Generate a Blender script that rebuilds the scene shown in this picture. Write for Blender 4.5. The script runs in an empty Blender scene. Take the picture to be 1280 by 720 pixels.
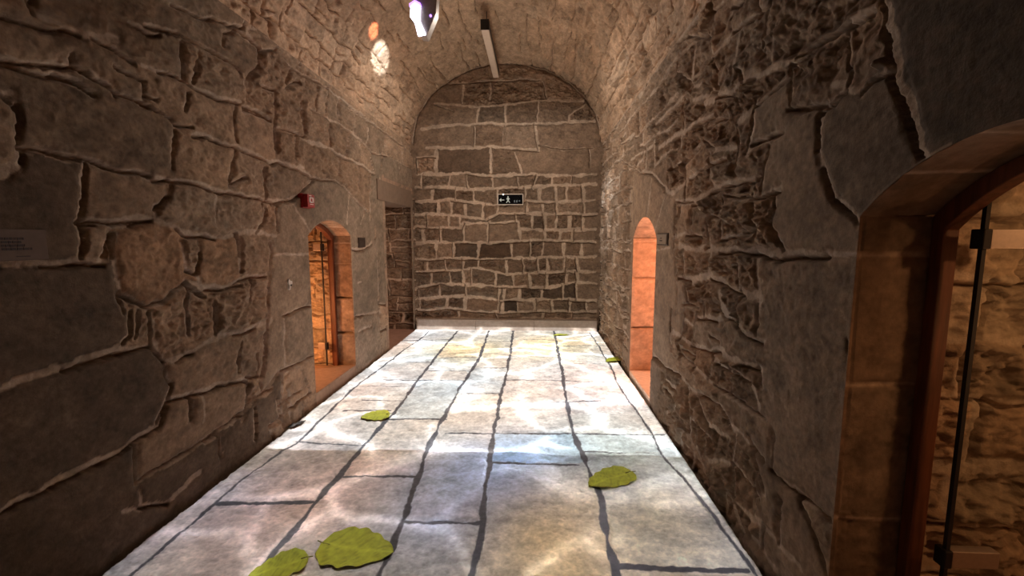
import bpy, math, random
import numpy as np

# ------------------------------------------------------------------ camera / world / light
S = bpy.context.scene
COL = S.collection
F_PX = 553.0
PITCH = math.atan(63 / 553.0)
YAW = math.atan(27 / math.hypot(553, 63))
CAM_Z = 1.75
cd = bpy.data.cameras.new('camera')
cd.sensor_width = 36.0
cd.lens = 36.0 * F_PX / 1280.0
cd.clip_start = 0.02
cam = bpy.data.objects.new('camera', cd)
COL.objects.link(cam)
cam.location = (0, 0, CAM_Z)
cam.rotation_euler = (math.pi / 2 - PITCH, 0, YAW)
S.camera = cam
S.view_settings.view_transform = 'Standard'
S.view_settings.look = 'None'
S.view_settings.exposure = 0.0
S.view_settings.gamma = 1.0
S.view_settings.use_curve_mapping = False
w = bpy.data.worlds.new('world')
S.world = w
w.use_nodes = True
w.node_tree.nodes['Background'].inputs[0].default_value = (0.5, 0.36, 0.26, 1)
w.node_tree.nodes['Background'].inputs[1].default_value = 0.0

# brightness knobs
K_FAR = 56.0        # ceiling projector, far floor
K_NEAR = 23.0       # second projector behind the photographer
P_FILL = 85.0
PROJ = (-0.86, 4.75, 4.05)
PROJ2 = (-0.4, 1.2, 4.3)

XL, XR, YE = -2.28, 1.24, 8.36      # wall planes
ZS = 3.45                            # spring of the vault
CX, AX, BZ = (XL + XR) / 2, (XR - XL) / 2, 1.42
Z0 = -0.14
YB = -2.2

# ------------------------------------------------------------------ pixel -> place
cy_, sy_ = math.cos(YAW), math.sin(YAW)
cp_, sp_ = math.cos(PITCH), math.sin(PITCH)
FW = np.array([-sy_ * cp_, cy_ * cp_, -sp_])
RT = np.array([cy_, sy_, 0.0])
UP = np.cross(RT, FW)
CC = np.array([0, 0, CAM_Z])


def hit(x, y, ax, val):
    d = FW * F_PX + RT * (x - 640) - UP * (y - 360)
    return CC + d * (val - CC[ax]) / d[ax]


# ------------------------------------------------------------------ noise
_rs = np.random.RandomState(7)
_TAB = _rs.rand(4096)


def _h(ix, iy, seed):
    n = (ix.astype(np.int64) * 73856093) ^ (iy.astype(np.int64) * 19349663) ^ (seed * 83492791)
    return _TAB[(n ^ (n >> 11)) & 4095]


def vnoise(u, v, seed=0):
    iu, iv = np.floor(u), np.floor(v)
    fu, fv = u - iu, v - iv
    fu = fu * fu * (3 - 2 * fu)
    fv = fv * fv * (3 - 2 * fv)
    a, b = _h(iu, iv, seed), _h(iu + 1, iv, seed)
    c, d = _h(iu, iv + 1, seed), _h(iu + 1, iv + 1, seed)
    return (a * (1 - fu) + b * fu) * (1 - fv) + (c * (1 - fu) + d * fu) * fv - 0.5


def fbm(u, v, seed=0, octv=4, gain=0.55):
    s, a = 0, 1.0
    for i in range(octv):
        s = s + a * vnoise(u + 17.3 * i, v - 9.1 * i, seed + i)
        u, v, a = u * 2.03, v * 2.03, a * gain
    return s


def sst(a, b, x):
    t = np.clip((x - a) / (b - a), 0, 1)
    return t * t * (3 - 2 * t)


# ------------------------------------------------------------------ mesh from grid
def link_mesh(name, verts, faces, mat, parent=None, smooth=False, col=None, kind=None):
    me = bpy.data.meshes.new(name)
    if isinstance(faces, np.ndarray):
        nv, nf = len(verts), len(faces)
        me.vertices.add(nv)
        me.vertices.foreach_set('co', np.asarray(verts, dtype=np.float32).ravel())
        me.loops.add(nf * 4)
        me.loops.foreach_set('vertex_index', faces.astype(np.int32).ravel())
        me.polygons.add(nf)
        me.polygons.foreach_set('loop_start', (np.arange(nf) * 4).astype(np.int32))
        me.polygons.foreach_set('loop_total', np.full(nf, 4, dtype=np.int32))
        me.update(calc_edges=True)
    else:
        me.from_pydata([tuple(map(float, p)) for p in verts], [], faces)
        me.update()
    if smooth:
        me.polygons.foreach_set('use_smooth', np.ones(len(me.polygons), dtype=bool))
    if col is not None:
        at = me.attributes.new('Col', 'FLOAT_COLOR', 'POINT')
        c4 = np.ones((len(verts), 4), dtype=np.float32)
        c4[:, :col.shape[1]] = col
        at.data.foreach_set('color', c4.ravel())
    me.materials.append(mat)
    o = bpy.data.objects.new(name, me)
    COL.objects.link(o)
    if parent is not None:
        o.parent = parent
    if kind:
        o['kind'] = kind
    return o


def geo_axis(a, b, n):
    return np.exp(np.linspace(math.log(a), math.log(b), n))


def seg_dist(D, uc, vc, Uw, Vw, p, q, marg):
    """lower D to the distance from segment pq, only close to it"""
    u0, u1 = min(p[0], q[0]) - marg, max(p[0], q[0]) + marg
    v0, v1 = min(p[1], q[1]) - marg, max(p[1], q[1]) + marg
    i0, i1 = np.searchsorted(uc, u0), np.searchsorted(uc, u1)
    j0, j1 = np.searchsorted(vc, v0), np.searchsorted(vc, v1)
    if i1 <= i0 or j1 <= j0:
        return
    su, sv = Uw[i0:i1, j0:j1], Vw[i0:i1, j0:j1]
    dx, dy = q[0] - p[0], q[1] - p[1]
    L = dx * dx + dy * dy + 1e-12
    t = np.clip(((su - p[0]) * dx + (sv - p[1]) * dy) / L, 0, 1)
    d = np.hypot(su - p[0] - t * dx, sv - p[1] - t * dy)
    np.minimum(D[i0:i1, j0:j1], d, out=D[i0:i1, j0:j1])


def label_cells(free, seed=1):
    n, m = free.shape
    lab = np.where(free, np.arange(1, n * m + 1).reshape(n, m), 0)
    for it in range(700):
        o = lab.copy()
        lab[1:] = np.maximum(lab[1:], o[:-1])
        lab[:-1] = np.maximum(lab[:-1], o[1:])
        lab[:, 1:] = np.maximum(lab[:, 1:], o[:, :-1])
        lab[:, :-1] = np.maximum(lab[:, :-1], o[:, 1:])
        lab[~free] = 0
        if it % 20 == 19 and np.array_equal(lab, o):
            break
    return lab


STONE = np.array([0.290, 0.208, 0.146])
MORT = np.array([0.50, 0.39, 0.30])
DIRT_SHADE = np.array([0.17, 0.112, 0.075])  # gap colour: dirt, darkened to carry the shade inside the gaps


def relief(name, pos, uc, vc, segs, mat, seed=0, amp=0.018, rough=0.6, seeds=(), sign=1,
           remap=None, cut=None, outline=(), base=STONE, mort=MORT, warp=0.03, tintvar=0.30,
           jw=0.013, bevel=0.03, kind='structure', parent=None, edge_fade=0.0, offs_amp=0.012, rfield=None,
           mort_depth=0.010, tintfield=None, colfield=None, shade_groove=0.7, dw=0.007, tilt=0.14, hue=0.5, top_fade=0.0, big_r=0.2, close=0.026):
    """stone surface: joints come from segs [(type,p,q)], pos(U,V,H) places it in space"""
    U, V = np.meshgrid(uc, vc, indexing='ij')
    if remap is not None:
        V = remap(U, V)
    Uw = U + warp * fbm(U * 5, V * 5, seed + 50, 3) + 0.35 * warp * fbm(U * 22, V * 22, seed + 52, 2)
    Vw = V + warp * fbm(U * 5 + 40, V * 5, seed + 60, 3) + 0.35 * warp * fbm(U * 22 + 9, V * 22, seed + 62, 2)
    D = {}
    for k in 'jdlm':
        D[k] = np.full(U.shape, 0.5)
    M = 0.16
    D['c'] = np.full(U.shape, 0.5)
    rc = np.random.RandomState(seed + 9)
    for (k, p, q) in segs:
        seg_dist(D[k], uc, vc, Uw, Vw, p, q, M + warp)
        if shade_groove and k in 'jm' and rc.rand() < shade_groove:  # dark groove beside the joint, imitates the shadow of projecting stone
            dx, dy = q[0] - p[0], q[1] - p[1]
            L_ = math.hypot(dx, dy) + 1e-9
            nx_, ny_ = -dy / L_, dx / L_
            if ny_ > 0 or (abs(ny_) < 0.35 and rc.rand() < 0.5):
                nx_, ny_ = -nx_, -ny_
            o_ = jw * (1.9 if k == 'm' else 1.15) * rc.uniform(0.8, 1.15)
            seg_dist(D['c'], uc, vc, Uw, Vw, (p[0] + nx_ * o_, p[1] + ny_ * o_), (q[0] + nx_ * o_, q[1] + ny_ * o_), M + warp)
    ww = 1 + 1.1 * fbm(U * 7, V * 7, seed + 70, 3)
    ww = np.clip(ww, 0.35, 2.2)
    ej = D['j'] - jw * ww
    em = D['m'] - jw * 1.7 * ww
    ecr = np.minimum(D['d'] - dw * np.clip(ww, .5, 1.5), D['c'] - 0.0045 * (0.3 + ww * 0.9))
    ej = np.minimum(ej, D['d'] - (dw + 0.009) * ww)
    ed = ecr
    el = D['l'] - 0.009 * ww
    e = np.minimum(np.minimum(ej, em), ed)
    eall = np.minimum(e, el)
    # stones
    ds = 2
    free = eall > 0.002
    if outline:
        Dq = np.full(U.shape, 0.5)
        for (p, q) in outline:
            seg_dist(Dq, uc, vc, U, V, p, q, 0.2)
        free &= Dq > 0.012
    fr_ = free[::ds, ::ds]
    lab = label_cells(fr_ & (eall[::ds, ::ds] > close))
    small = label_cells(fr_ & (lab == 0))
    # slivers keep their own number when they are far from any big cell
    for it in range(26):
        o = lab.copy()
        g = np.zeros_like(lab)
        g[1:] = np.maximum(g[1:], o[:-1]); g[:-1] = np.maximum(g[:-1], o[1:])
        g[:, 1:] = np.maximum(g[:, 1:], o[:, :-1]); g[:, :-1] = np.maximum(g[:, :-1], o[:, 1:])
        lab = np.where((lab == 0) & fr_, g, lab)
    lab = np.where((lab == 0) & fr_, small, lab)
    lab = np.repeat(np.repeat(lab, ds, 0), ds, 1)[:U.shape[0], :U.shape[1]]
    ids, inv = np.unique(lab, return_inverse=True)
    inv = inv.reshape(U.shape)
    n = len(ids)
    r = np.random.RandomState(seed + 5)
    tint = 1 + tintvar * (r.rand(n) - 0.5) * 2
    hue_ = (r.rand(n) - 0.5) * 2 * hue
    ro = rough * (0.5 + 0.9 * r.rand(n))
    of = (r.rand(n) - 0.3) * offs_amp
    tu, tv = (r.rand(n) - 0.5), (r.rand(n) - 0.5)
    cnt = np.bincount(inv.ravel(), minlength=n) + 1e-6
    cu = np.bincount(inv.ravel(), U.ravel(), n) / cnt
    cv = np.bincount(inv.ravel(), V.ravel(), n) / cnt
    area_ = np.bincount(inv.ravel(), (np.gradient(U, axis=0) * np.gradient(V, axis=1)).ravel(), n)
    bigc = area_ > 1.3
    ro[bigc] = np.minimum(ro[bigc], big_r)
    tint[bigc] = 1.0
    hue_[bigc] = 0.0
    of[bigc] = 0.0
    tu[bigc] = 0.0
    tv[bigc] = 0.0
    for (su, sv, rr, tt, hh) in seeds:
        i, j = np.searchsorted(uc, su), np.argmin(abs(V[min(np.searchsorted(uc, su), len(uc) - 1)] - sv))
        if 0 <= i < len(uc):
            k = inv[i, j]
            if ids[k] != 0:
                ro[k], tint[k], hue_[k] = rr, tt, hh
                of[k] *= rr; tu[k] *= rr; tv[k] *= rr
    R = ro[inv]
    if rfield is not None:
        R = R * rfield(U, V)
    n1 = fbm(U * 6, V * 9, seed + 1, 5, 0.6)
    n2 = np.abs(fbm(U * 9 + 3, V * 16, seed + 2, 4, 0.6))
    n3 = fbm(U * 38, V * 46, seed + 3, 3, 0.6)
    Hs = of[inv] + tilt * R * (tu[inv] * np.clip(U - cu[inv], -.3, .3) + tv[inv] * np.clip(V - cv[inv], -.3, .3))
    n4 = np.abs(fbm(U * 20 + 7, V * 30, seed + 4, 3, 0.6))
    Hs = Hs + R * (amp * 1.7 * n1 - amp * 1.5 * n2 + amp * 0.35 * n3 - amp * 0.35 * n4) + 0.0016 * n3
    Hm = -mort_depth + 0.009 * n1 + 0.006 * n3
    Hd = -0.05 + 0.01 * n1
    t = sst(0, bevel, np.minimum(ej, em))
    tcr = sst(-0.001, 0.009, ecr)
    Hg = Hm
    H = Hg * (1 - t) + Hs * t
    H = H * tcr + (1 - tcr) * np.minimum(Hd, H)
    tl = sst(-0.004, 0.008, el)
    H = H * tl + (1 - tl) * (H * 0.6 + 0.0015)
    # stone, mortar and gap colour; gaps and some seed tints carry painted shade
    big = fbm(U * 1.3, V * 1.3, seed + 20, 3)
    med = fbm(U * 10, V * 14, seed + 21, 4)
    T = tint[inv] * (1 + 0.30 * big + 0.42 * med + 0.25 * n3)
    if tintfield is not None:
        T = T * tintfield(U, V)
    C = base[None, None, :] * T[..., None]
    hh = hue_[inv][..., None]
    C = C * (1 + hh * np.array([0.13, -0.01, -0.12]))
    if colfield is not None:
        C = C * colfield(U, V)
    cm = mort[None, None, :] * (1 + 0.35 * med[..., None] + 0.25 * big[..., None])
    tc = sst(-0.002, 0.006, np.minimum(ej, em))[..., None]
    td = sst(-0.004, 0.002, ed)[..., None]
    tlc = sst(-0.003, 0.003, el)[..., None]
    C = cm * (1 - tc) + C * tc
    C = (DIRT_SHADE[None, None, :]) * (1 - td) + C * td
    C = cm * (1 - tlc) + C * tlc
    C = np.clip(C, 0.01, 0.9)
    # calm the surface along openings
    if outline:
        Do = np.full(U.shape, 0.5)
        for (p, q) in outline:
            seg_dist(Do, uc, vc, U, V, p, q, 0.2)
        H = H * sst(0.0, 0.035, Do)
    if top_fade:
        H = H * sst(0, top_fade, ZS - V)
    if edge_fade:
        fd = np.minimum(V - vc[0], vc[-1] - V)
        H = H * sst(0, edge_fade, fd)
    P = pos(U, V, H)
    P = np.stack(P, -1).reshape(-1, 3)
    nu, nv = U.shape
    idx = np.arange(nu * nv).reshape(nu, nv)
    a, b, c, d = idx[:-1, :-1], idx[1:, :-1], idx[1:, 1:], idx[:-1, 1:]
    fc = np.stack([a, b, c, d] if sign > 0 else [a, d, c, b], -1)
    if cut is not None:
        Uc = 0.5 * (U[:-1, :-1] + U[1:, 1:])
        J = np.broadcast_to(np.arange(nv - 1)[None, :], Uc.shape)
        keep = ~cut(Uc, J)
        fc = fc[keep]
    else:
        fc = fc.reshape(-1, 4)
    return link_mesh(name, P, fc, mat, parent, True, np.concatenate([C.reshape(-1, 3), np.clip(R * t + 0.8 * (1 - t), 0, 1).reshape(-1, 1)], 1), kind)


# ------------------------------------------------------------------ materials
def new_mat(name):
    m = bpy.data.materials.new(name)
    m.use_nodes = True
    nt = m.node_tree
    return m, nt, nt.nodes['Principled BSDF']


def N(nt, t, **kw):
    n = nt.nodes.new(t)
    for k, v in kw.items():
        setattr(n, k, v)
    return n


def stone_mat(name, rough=0.85, bump=0.7, speck=0.25, sc=1.0, spec=0.25):
    m, nt, bs = new_mat(name)
    at = N(nt, 'ShaderNodeAttribute', attribute_name='Col')
    tc = N(nt, 'ShaderNodeTexCoord')
    n1 = N(nt, 'ShaderNodeTexNoise')
    n1.inputs['Scale'].default_value = 34 * sc
    n1.inputs['Detail'].default_value = 6
    n1.inputs['Roughness'].default_value = 0.68
    n2 = N(nt, 'ShaderNodeTexNoise')
    n2.inputs['Scale'].default_value = 130 * sc
    n2.inputs['Detail'].default_value = 4
    for n in (n1, n2):
        nt.links.new(tc.outputs['Object'], n.inputs['Vector'])
    mr = N(nt, 'ShaderNodeMapRange')
    mr.inputs['From Min'].default_value = 0.3
    mr.inputs['From Max'].default_value = 0.7
    mr.inputs['To Min'].default_value = 1 - speck
    mr.inputs['To Max'].default_value = 1 + speck
    nt.links.new(n1.outputs['Fac'], mr.inputs['Value'])
    vm = N(nt, 'ShaderNodeVectorMath', operation='SCALE')
    nt.links.new(at.outputs['Color'], vm.inputs[0])
    nt.links.new(mr.outputs[0], vm.inputs['Scale'])
    nt.links.new(vm.outputs[0], bs.inputs['Base Color'])
    bs.inputs['Roughness'].default_value = rough
    bs.inputs['Specular IOR Level'].default_value = spec
    b1 = N(nt, 'ShaderNodeBump')
    ms = N(nt, 'ShaderNodeMath', operation='MULTIPLY_ADD')
    ms.inputs[1].default_value = bump
    ms.inputs[2].default_value = bump * 0.22
    nt.links.new(at.outputs['Alpha'], ms.inputs[0])
    nt.links.new(ms.outputs[0], b1.inputs['Strength'])
    b1.inputs['Distance'].default_value = 0.008
    nt.links.new(n1.outputs['Fac'], b1.inputs['Height'])
    b2 = N(nt, 'ShaderNodeBump')
    b2.inputs['Strength'].default_value = bump * 0.6
    b2.inputs['Distance'].default_value = 0.004
    nt.links.new(n2.outputs['Fac'], b2.inputs['Height'])
    nt.links.new(b1.outputs[0], b2.inputs['Normal'])
    nt.links.new(b2.outputs[0], bs.inputs['Normal'])
    return m


def plain(name, col, rough=0.5, metal=0.0, noise=0.12, sc=40, stretch=None, emit=None, es=1.0, bump=0.0):
    m, nt, bs = new_mat(name)
    tc = N(nt, 'ShaderNodeTexCoord')
    mp = N(nt, 'ShaderNodeMapping')
    if stretch:
        mp.inputs['Scale'].default_value = stretch
    n1 = N(nt, 'ShaderNodeTexNoise')
    n1.inputs['Scale'].default_value = sc
    n1.inputs['Detail'].default_value = 4
    nt.links.new(tc.outputs['Object'], mp.inputs[0])
    nt.links.new(mp.outputs[0], n1.inputs['Vector'])
    cr = N(nt, 'ShaderNodeValToRGB')
    cr.color_ramp.elements[0].position = 0.3
    cr.color_ramp.elements[1].position = 0.7
    cr.color_ramp.elements[0].color = tuple(c * (1 - noise) for c in col) + (1,)
    cr.color_ramp.elements[1].color = tuple(min(1, c * (1 + noise)) for c in col) + (1,)
    nt.links.new(n1.outputs['Fac'], cr.inputs[0])
    nt.links.new(cr.outputs[0], bs.inputs['Base Color'])
    bs.inputs['Roughness'].default_value = rough
    bs.inputs['Metallic'].default_value = metal
    if bump:
        b = N(nt, 'ShaderNodeBump')
        b.inputs['Strength'].default_value = bump
        b.inputs['Distance'].default_value = 0.004
        nt.links.new(n1.outputs['Fac'], b.inputs['Height'])
        nt.links.new(b.outputs[0], bs.inputs['Normal'])
    if emit:
        bs.inputs['Emission Color'].default_value = tuple(emit) + (1,)
        bs.inputs['Emission Strength'].default_value = es
    return m


M_WALL = stone_mat('rough_stone')
M_VAULT = stone_mat('vault_stone', bump=0.7)
M_SLAB = stone_mat('floor_stone', rough=0.7, bump=0.22, speck=0.20, spec=0.2)
M_ASH = stone_mat('dressed_stone', bump=0.45, speck=0.15)
M_WOOD = plain('reddish_wood', (0.16, 0.052, 0.022), 0.5, noise=0.35, sc=9, stretch=(6, 6, 0.6), bump=0.2)
M_STEEL = plain('brushed_metal', (0.50, 0.43, 0.37), 0.45, 0.8, noise=0.08, sc=60)
M_BLACK = plain('black_rubber', (0.006, 0.006, 0.007), 0.6, noise=0.2)
M_BLACKM = plain('black_metal', (0.012, 0.012, 0.013), 0.45, 0.2, noise=0.2)
M_RED = plain('red_plastic', (0.33, 0.010, 0.012), 0.4, noise=0.1)
M_WHITE = plain('white_print', (0.8, 0.74, 0.72), 0.5, noise=0.03)
M_BEIGE = plain('beige_plastic', (0.30, 0.235, 0.18), 0.5, noise=0.06)
M_GRILLE = plain('brown_grille', (0.07, 0.045, 0.032), 0.6, noise=0.15)
M_PLAQUE = plain('plaque_stone', (0.13, 0.088, 0.07), 0.7, noise=0.12, sc=25)
M_INK = plain('dark_ink', (0.03, 0.016, 0.018), 0.6, noise=0.1)
M_GREYCASE = plain('grey_housing', (0.42, 0.37, 0.34), 0.4, 0.3, noise=0.1)
M_TUBE = plain('pale_diffuser', (0.66, 0.55, 0.46), 0.4, noise=0.04, sc=12)
M_LED = plain('projector_lens', (0.9, 0.9, 1.0), 0.2, noise=0.02, emit=(0.80, 0.78, 1.0), es=5.0)
M_LEDV = plain('violet_rim', (0.5, 0.3, 0.8), 0.3, noise=0.02, emit=(0.45, 0.22, 1.0), es=3.0)
M_SIGNGLOW = plain('sign_symbols', (0.45, 0.5, 0.48), 0.5, noise=0.05, emit=(0.55, 0.62, 0.58), es=0.22)
M_SIGNDIM = plain('sign_symbols_dim', (0.10, 0.12, 0.14), 0.5, noise=0.05, emit=(0.3, 0.35, 0.4), es=0.10)
M_SIGNBLACK = plain('black_sign_face', (0.004, 0.004, 0.005), 0.9, noise=0.1)
M_SIGNBLACK.node_tree.nodes['Principled BSDF'].inputs['Specular IOR Level'].default_value = 0.05
M_RIM = plain('pale_sign_rim', (0.62, 0.54, 0.47), 0.5, noise=0.04)
M_SPOT = plain('indicator_lamp', (0.9, 0.9, 0.9), 0.3, noise=0.02, emit=(1, 0.98, 0.92), es=2.2)
M_PLASTER = plain('white_plaster', (0.62, 0.58, 0.54), 0.8, noise=0.2, sc=60, bump=0.4)


def leaf_mat():
    m, nt, bs = new_mat('leaf_green')
    at = N(nt, 'ShaderNodeAttribute', attribute_name='Col')
    tc = N(nt, 'ShaderNodeTexCoord')
    n1 = N(nt, 'ShaderNodeTexNoise')
    n1.inputs['Scale'].default_value = 30
    n1.inputs['Detail'].default_value = 5
    nt.links.new(tc.outputs['Object'], n1.inputs['Vector'])
    mr = N(nt, 'ShaderNodeMapRange')
    mr.inputs['To Min'].default_value = 0.55
    mr.inputs['To Max'].default_value = 1.45
    nt.links.new(n1.outputs['Fac'], mr.inputs['Value'])
    vm = N(nt, 'ShaderNodeVectorMath', operation='SCALE')
    nt.links.new(at.outputs['Color'], vm.inputs[0])
    nt.links.new(mr.outputs[0], vm.inputs['Scale'])
    nt.links.new(vm.outputs[0], bs.inputs['Base Color'])
    bs.inputs['Roughness'].default_value = 0.6
    return m


M_LEAF = leaf_mat()


def glass_mat():
    m, nt, bs = new_mat('clear_glass')
    bs.inputs['Base Color'].default_value = (0.92, 0.96, 0.94, 1)
    bs.inputs['Roughness'].default_value = 0.02
    bs.inputs['Transmission Weight'].default_value = 1.0
    bs.inputs['IOR'].default_value = 1.45
    tr = N(nt, 'ShaderNodeBsdfTransparent')
    tr.inputs[0].default_value = (0.93, 0.95, 0.94, 1)
    gl = N(nt, 'ShaderNodeBsdfGlossy')
    gl.inputs['Roughness'].default_value = 0.03
    lw = N(nt, 'ShaderNodeLayerWeight')
    pw = N(nt, 'ShaderNodeMath', operation='POWER')
    pw.inputs[1].default_value = 4.0
    nt.links.new(lw.outputs['Facing'], pw.inputs[0])
    fr = N(nt, 'ShaderNodeMath', operation='MULTIPLY_ADD')
    fr.inputs[1].default_value = 0.25
    fr.inputs[2].default_value = 0.03
    nt.links.new(pw.outputs[0], fr.inputs[0])
    mx = N(nt, 'ShaderNodeMixShader')
    nt.links.new(fr.outputs[0], mx.inputs[0])
    nt.links.new(tr.outputs[0], mx.inputs[1])
    nt.links.new(gl.outputs[0], mx.inputs[2])
    nt.links.new(mx.outputs[0], nt.nodes['Material Output'].inputs[0])
    return m


M_GLASS = glass_mat()


# ------------------------------------------------------------------ the projector light (a gobo: the lamp throws a water pattern)
def gobo_light(name, loc, K, y0, y1, tint, spill=False, tintvar=0.0):
    ld = bpy.data.lights.new(name, 'POINT')
    ld.shadow_soft_size = 0.004
    ld.energy = 1.0
    ld.color = (1, 1, 1)
    ld.use_nodes = True
    nt = ld.node_tree
    em = nt.nodes.get('Emission')
    ge = N(nt, 'ShaderNodeNewGeometry')
    sx = N(nt, 'ShaderNodeSeparateXYZ')
    nt.links.new(ge.outputs['Incoming'], sx.inputs[0])

    def mth(op, a, b=None, c=None, clamp=False):
        n = N(nt, 'ShaderNodeMath', operation=op)
        n.use_clamp = clamp
        for i, v in enumerate((a, b, c)):
            if v is None:
                continue
            if isinstance(v, (int, float)):
                n.inputs[i].default_value = v
            else:
                nt.links.new(v, n.inputs[i])
        return n.outputs[0]

    iz = mth('MAXIMUM', mth('MULTIPLY', sx.outputs[2], -1.0), 0.02)
    down = mth('GREATER_THAN', mth('MULTIPLY', sx.outputs[2], -1.0), 0.03)
    k = mth('DIVIDE', loc[2], iz)
    X = mth('MULTIPLY_ADD', sx.outputs[0], k, loc[0])
    Y = mth('MULTIPLY_ADD', sx.outputs[1], k, loc[1])

    def ramp(v, a, b):
        return mth('DIVIDE', mth('SUBTRACT', v, a), b - a, clamp=True)

    mask = mth('MULTIPLY', ramp(X, XL + 0.035, XL + 0.055), ramp(X, XR - 0.035, XR - 0.05))
    mask = mth('MULTIPLY', mask, ramp(Y, y0 - 0.01, y0 + 0.01))
    mask = mth('MULTIPLY', mask, ramp(Y, y1 + 0.01, y1 - 0.01))
    cb = N(nt, 'ShaderNodeCombineXYZ')
    nt.links.new(X, cb.inputs[0])
    nt.links.new(Y, cb.inputs[1])
    nz = N(nt, 'ShaderNodeTexNoise')
    nz.inputs['Scale'].default_value = 1.5
    nz.inputs['Detail'].default_value = 3
    nt.links.new(cb.outputs[0], nz.inputs['Vector'])
    ad = N(nt, 'ShaderNodeMix', data_type='VECTOR')
    ad.inputs['Factor'].default_value = 0.32
    nt.links.new(cb.outputs[0], ad.inputs[4])
    nt.links.new(nz.outputs['Color'], ad.inputs[5])
    vo = N(nt, 'ShaderNodeTexVoronoi', feature='DISTANCE_TO_EDGE')
    vo.inputs['Scale'].default_value = 1.9
    nt.links.new(ad.outputs[1], vo.inputs['Vector'])
    ca = mth('POWER', mth('SUBTRACT', 1.0, ramp(vo.outputs['Distance'], 0.0, 0.30)), 6.0)
    nz2 = N(nt, 'ShaderNodeTexNoise')
    nz2.inputs['Scale'].default_value = 1.1
    nz2.inputs['Detail'].default_value = 2
    nt.links.new(cb.outputs[0], nz2.inputs['Vector'])
    ca = mth('MULTIPLY', ca, ramp(nz2.outputs['Fac'], 0.33, 0.52))
    pat = mth('MULTIPLY_ADD', ca, 1.7, 0.80)
    pat = mth('MULTIPLY', pat, mth('MULTIPLY_ADD', nz2.outputs['Fac'], 0.7, 0.65))
    st = mth('MULTIPLY', mask, pat)
    if spill:
        s1 = mth('MULTIPLY', mth('MULTIPLY', ramp(X, 1.25, 1.7), ramp(X, 7.0, 3.5)), ramp(mth('DIVIDE', mth('SUBTRACT', Y, loc[1]), mth('MAXIMUM', mth('SUBTRACT', X, loc[0]), 0.1)), 0.7, 1.35))
        nz3 = N(nt, 'ShaderNodeTexNoise')
        nz3.inputs['Scale'].default_value = 14
        nt.links.new(ge.outputs['Incoming'], nz3.inputs['Vector'])
        s1 = mth('MULTIPLY', s1, mth('MULTIPLY', ramp(nz3.outputs['Fac'], 0.35, 0.6), 0.0035 * SPILL))
        rt_ = mth('DIVIDE', mth('SUBTRACT', Y, loc[1]), mth('MAXIMUM', mth('SUBTRACT', X, loc[0]), 0.1))
        s1 = mth('MULTIPLY', s1, ramp(rt_, 1.74, 1.66))
        st = mth('ADD', st, s1)
    # a projector image is evenly bright across the floor
    fall = mth('DIVIDE', 1.0, mth('POWER', iz, 3.0))
    fall = mth('MINIMUM', fall, 40.0)
    st = mth('MULTIPLY', mth('MULTIPLY', st, fall), mth('MULTIPLY', down, K))
    # colour wash
    nz4 = N(nt, 'ShaderNodeTexNoise')
    nz4.inputs['Scale'].default_value = 0.9
    mp = N(nt, 'ShaderNodeMapping')
    mp.inputs['Location'].default_value = (3.1 + y0, 1.7, 0)
    nt.links.new(cb.outputs[0], mp.inputs[0])
    nt.links.new(mp.outputs[0], nz4.inputs['Vector'])
    cr = N(nt, 'ShaderNodeValToRGB')
    cr.color_ramp.elements[0].position = 0.38
    cr.color_ramp.elements[1].position = 0.62
    cr.color_ramp.elements[0].color = tuple(tint[0]) + (1,)
    cr.color_ramp.elements[1].color = tuple(tint[1]) + (1,)
    nt.links.new(nz4.outputs['Fac'], cr.inputs[0])
    nt.links.new(cr.outputs[0], em.inputs['Color'])
    nt.links.new(st, em.inputs['Strength'])
    o = bpy.data.objects.new(name, ld)
    o.location = loc
    COL.objects.link(o)
    return o


SPILL = 26.0
SEAM = float(hit(600, 565, 2, 0)[1])
gobo_light('projector_beam', PROJ, K_FAR * PROJ[2] ** 2, SEAM, YE - 0.05, ((0.84, 0.93, 1.0), (1.0, 0.97, 0.93)), True)
gobo_light('second_projector_beam', PROJ2, K_NEAR * PROJ2[2] ** 2, 2.02, SEAM, ((0.84, 0.88, 1.0), (1.0, 0.94, 0.85)))


def area(name, loc, rot, size, power, col, sy=None):
    ld = bpy.data.lights.new(name, 'AREA')
    ld.shape = 'RECTANGLE'
    ld.size = size
    ld.size_y = sy or size
    ld.energy = power
    ld.color = col
    o = bpy.data.objects.new(name, ld)
    o.location = loc
    o.rotation_euler = rot
    COL.objects.link(o)
    return o


def spot(name, loc, target, power, col, ang, blend=0.5, size=0.02):
    from mathutils import Vector
    ld = bpy.data.lights.new(name, 'SPOT')
    ld.energy = power
    ld.color = col
    ld.spot_size = ang
    ld.spot_blend = blend
    ld.shadow_soft_size = size
    o = bpy.data.objects.new(name, ld)
    o.location = loc
    o.rotation_euler = (Vector(target) - Vector(loc)).to_track_quat('-Z', 'Y').to_euler()
    COL.objects.link(o)
    return o


def point(name, loc, power, col, size=0.05):
    ld = bpy.data.lights.new(name, 'POINT')
    ld.energy = power
    ld.color = col
    ld.shadow_soft_size = size
    o = bpy.data.objects.new(name, ld)
    o.location = loc
    COL.objects.link(o)
    return o


ORANGE = (1.0, 0.42, 0.16)
point('left_room_lamp', (XL - 0.95, 4.75, 0.75), 42, ORANGE)
point('right_room_lamp', (XR + 0.75, 4.8, 1.35), 56, (1.0, 0.40, 0.22))
spot('near_room_lamp', (XR + 1.0, 0.85, 2.1), (XR + 1.15, 1.76, 1.15), 22, (1.0, 0.49, 0.21), math.radians(120), 0.6, 0.05)
point('near_room_glow', (XR + 1.3, 1.1, 1.2), 5, (1.0, 0.47, 0.2))
point('passage_lamp', (XL - 1.3, 7.4, 1.6), 16, (1.0, 0.62, 0.42))
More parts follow.
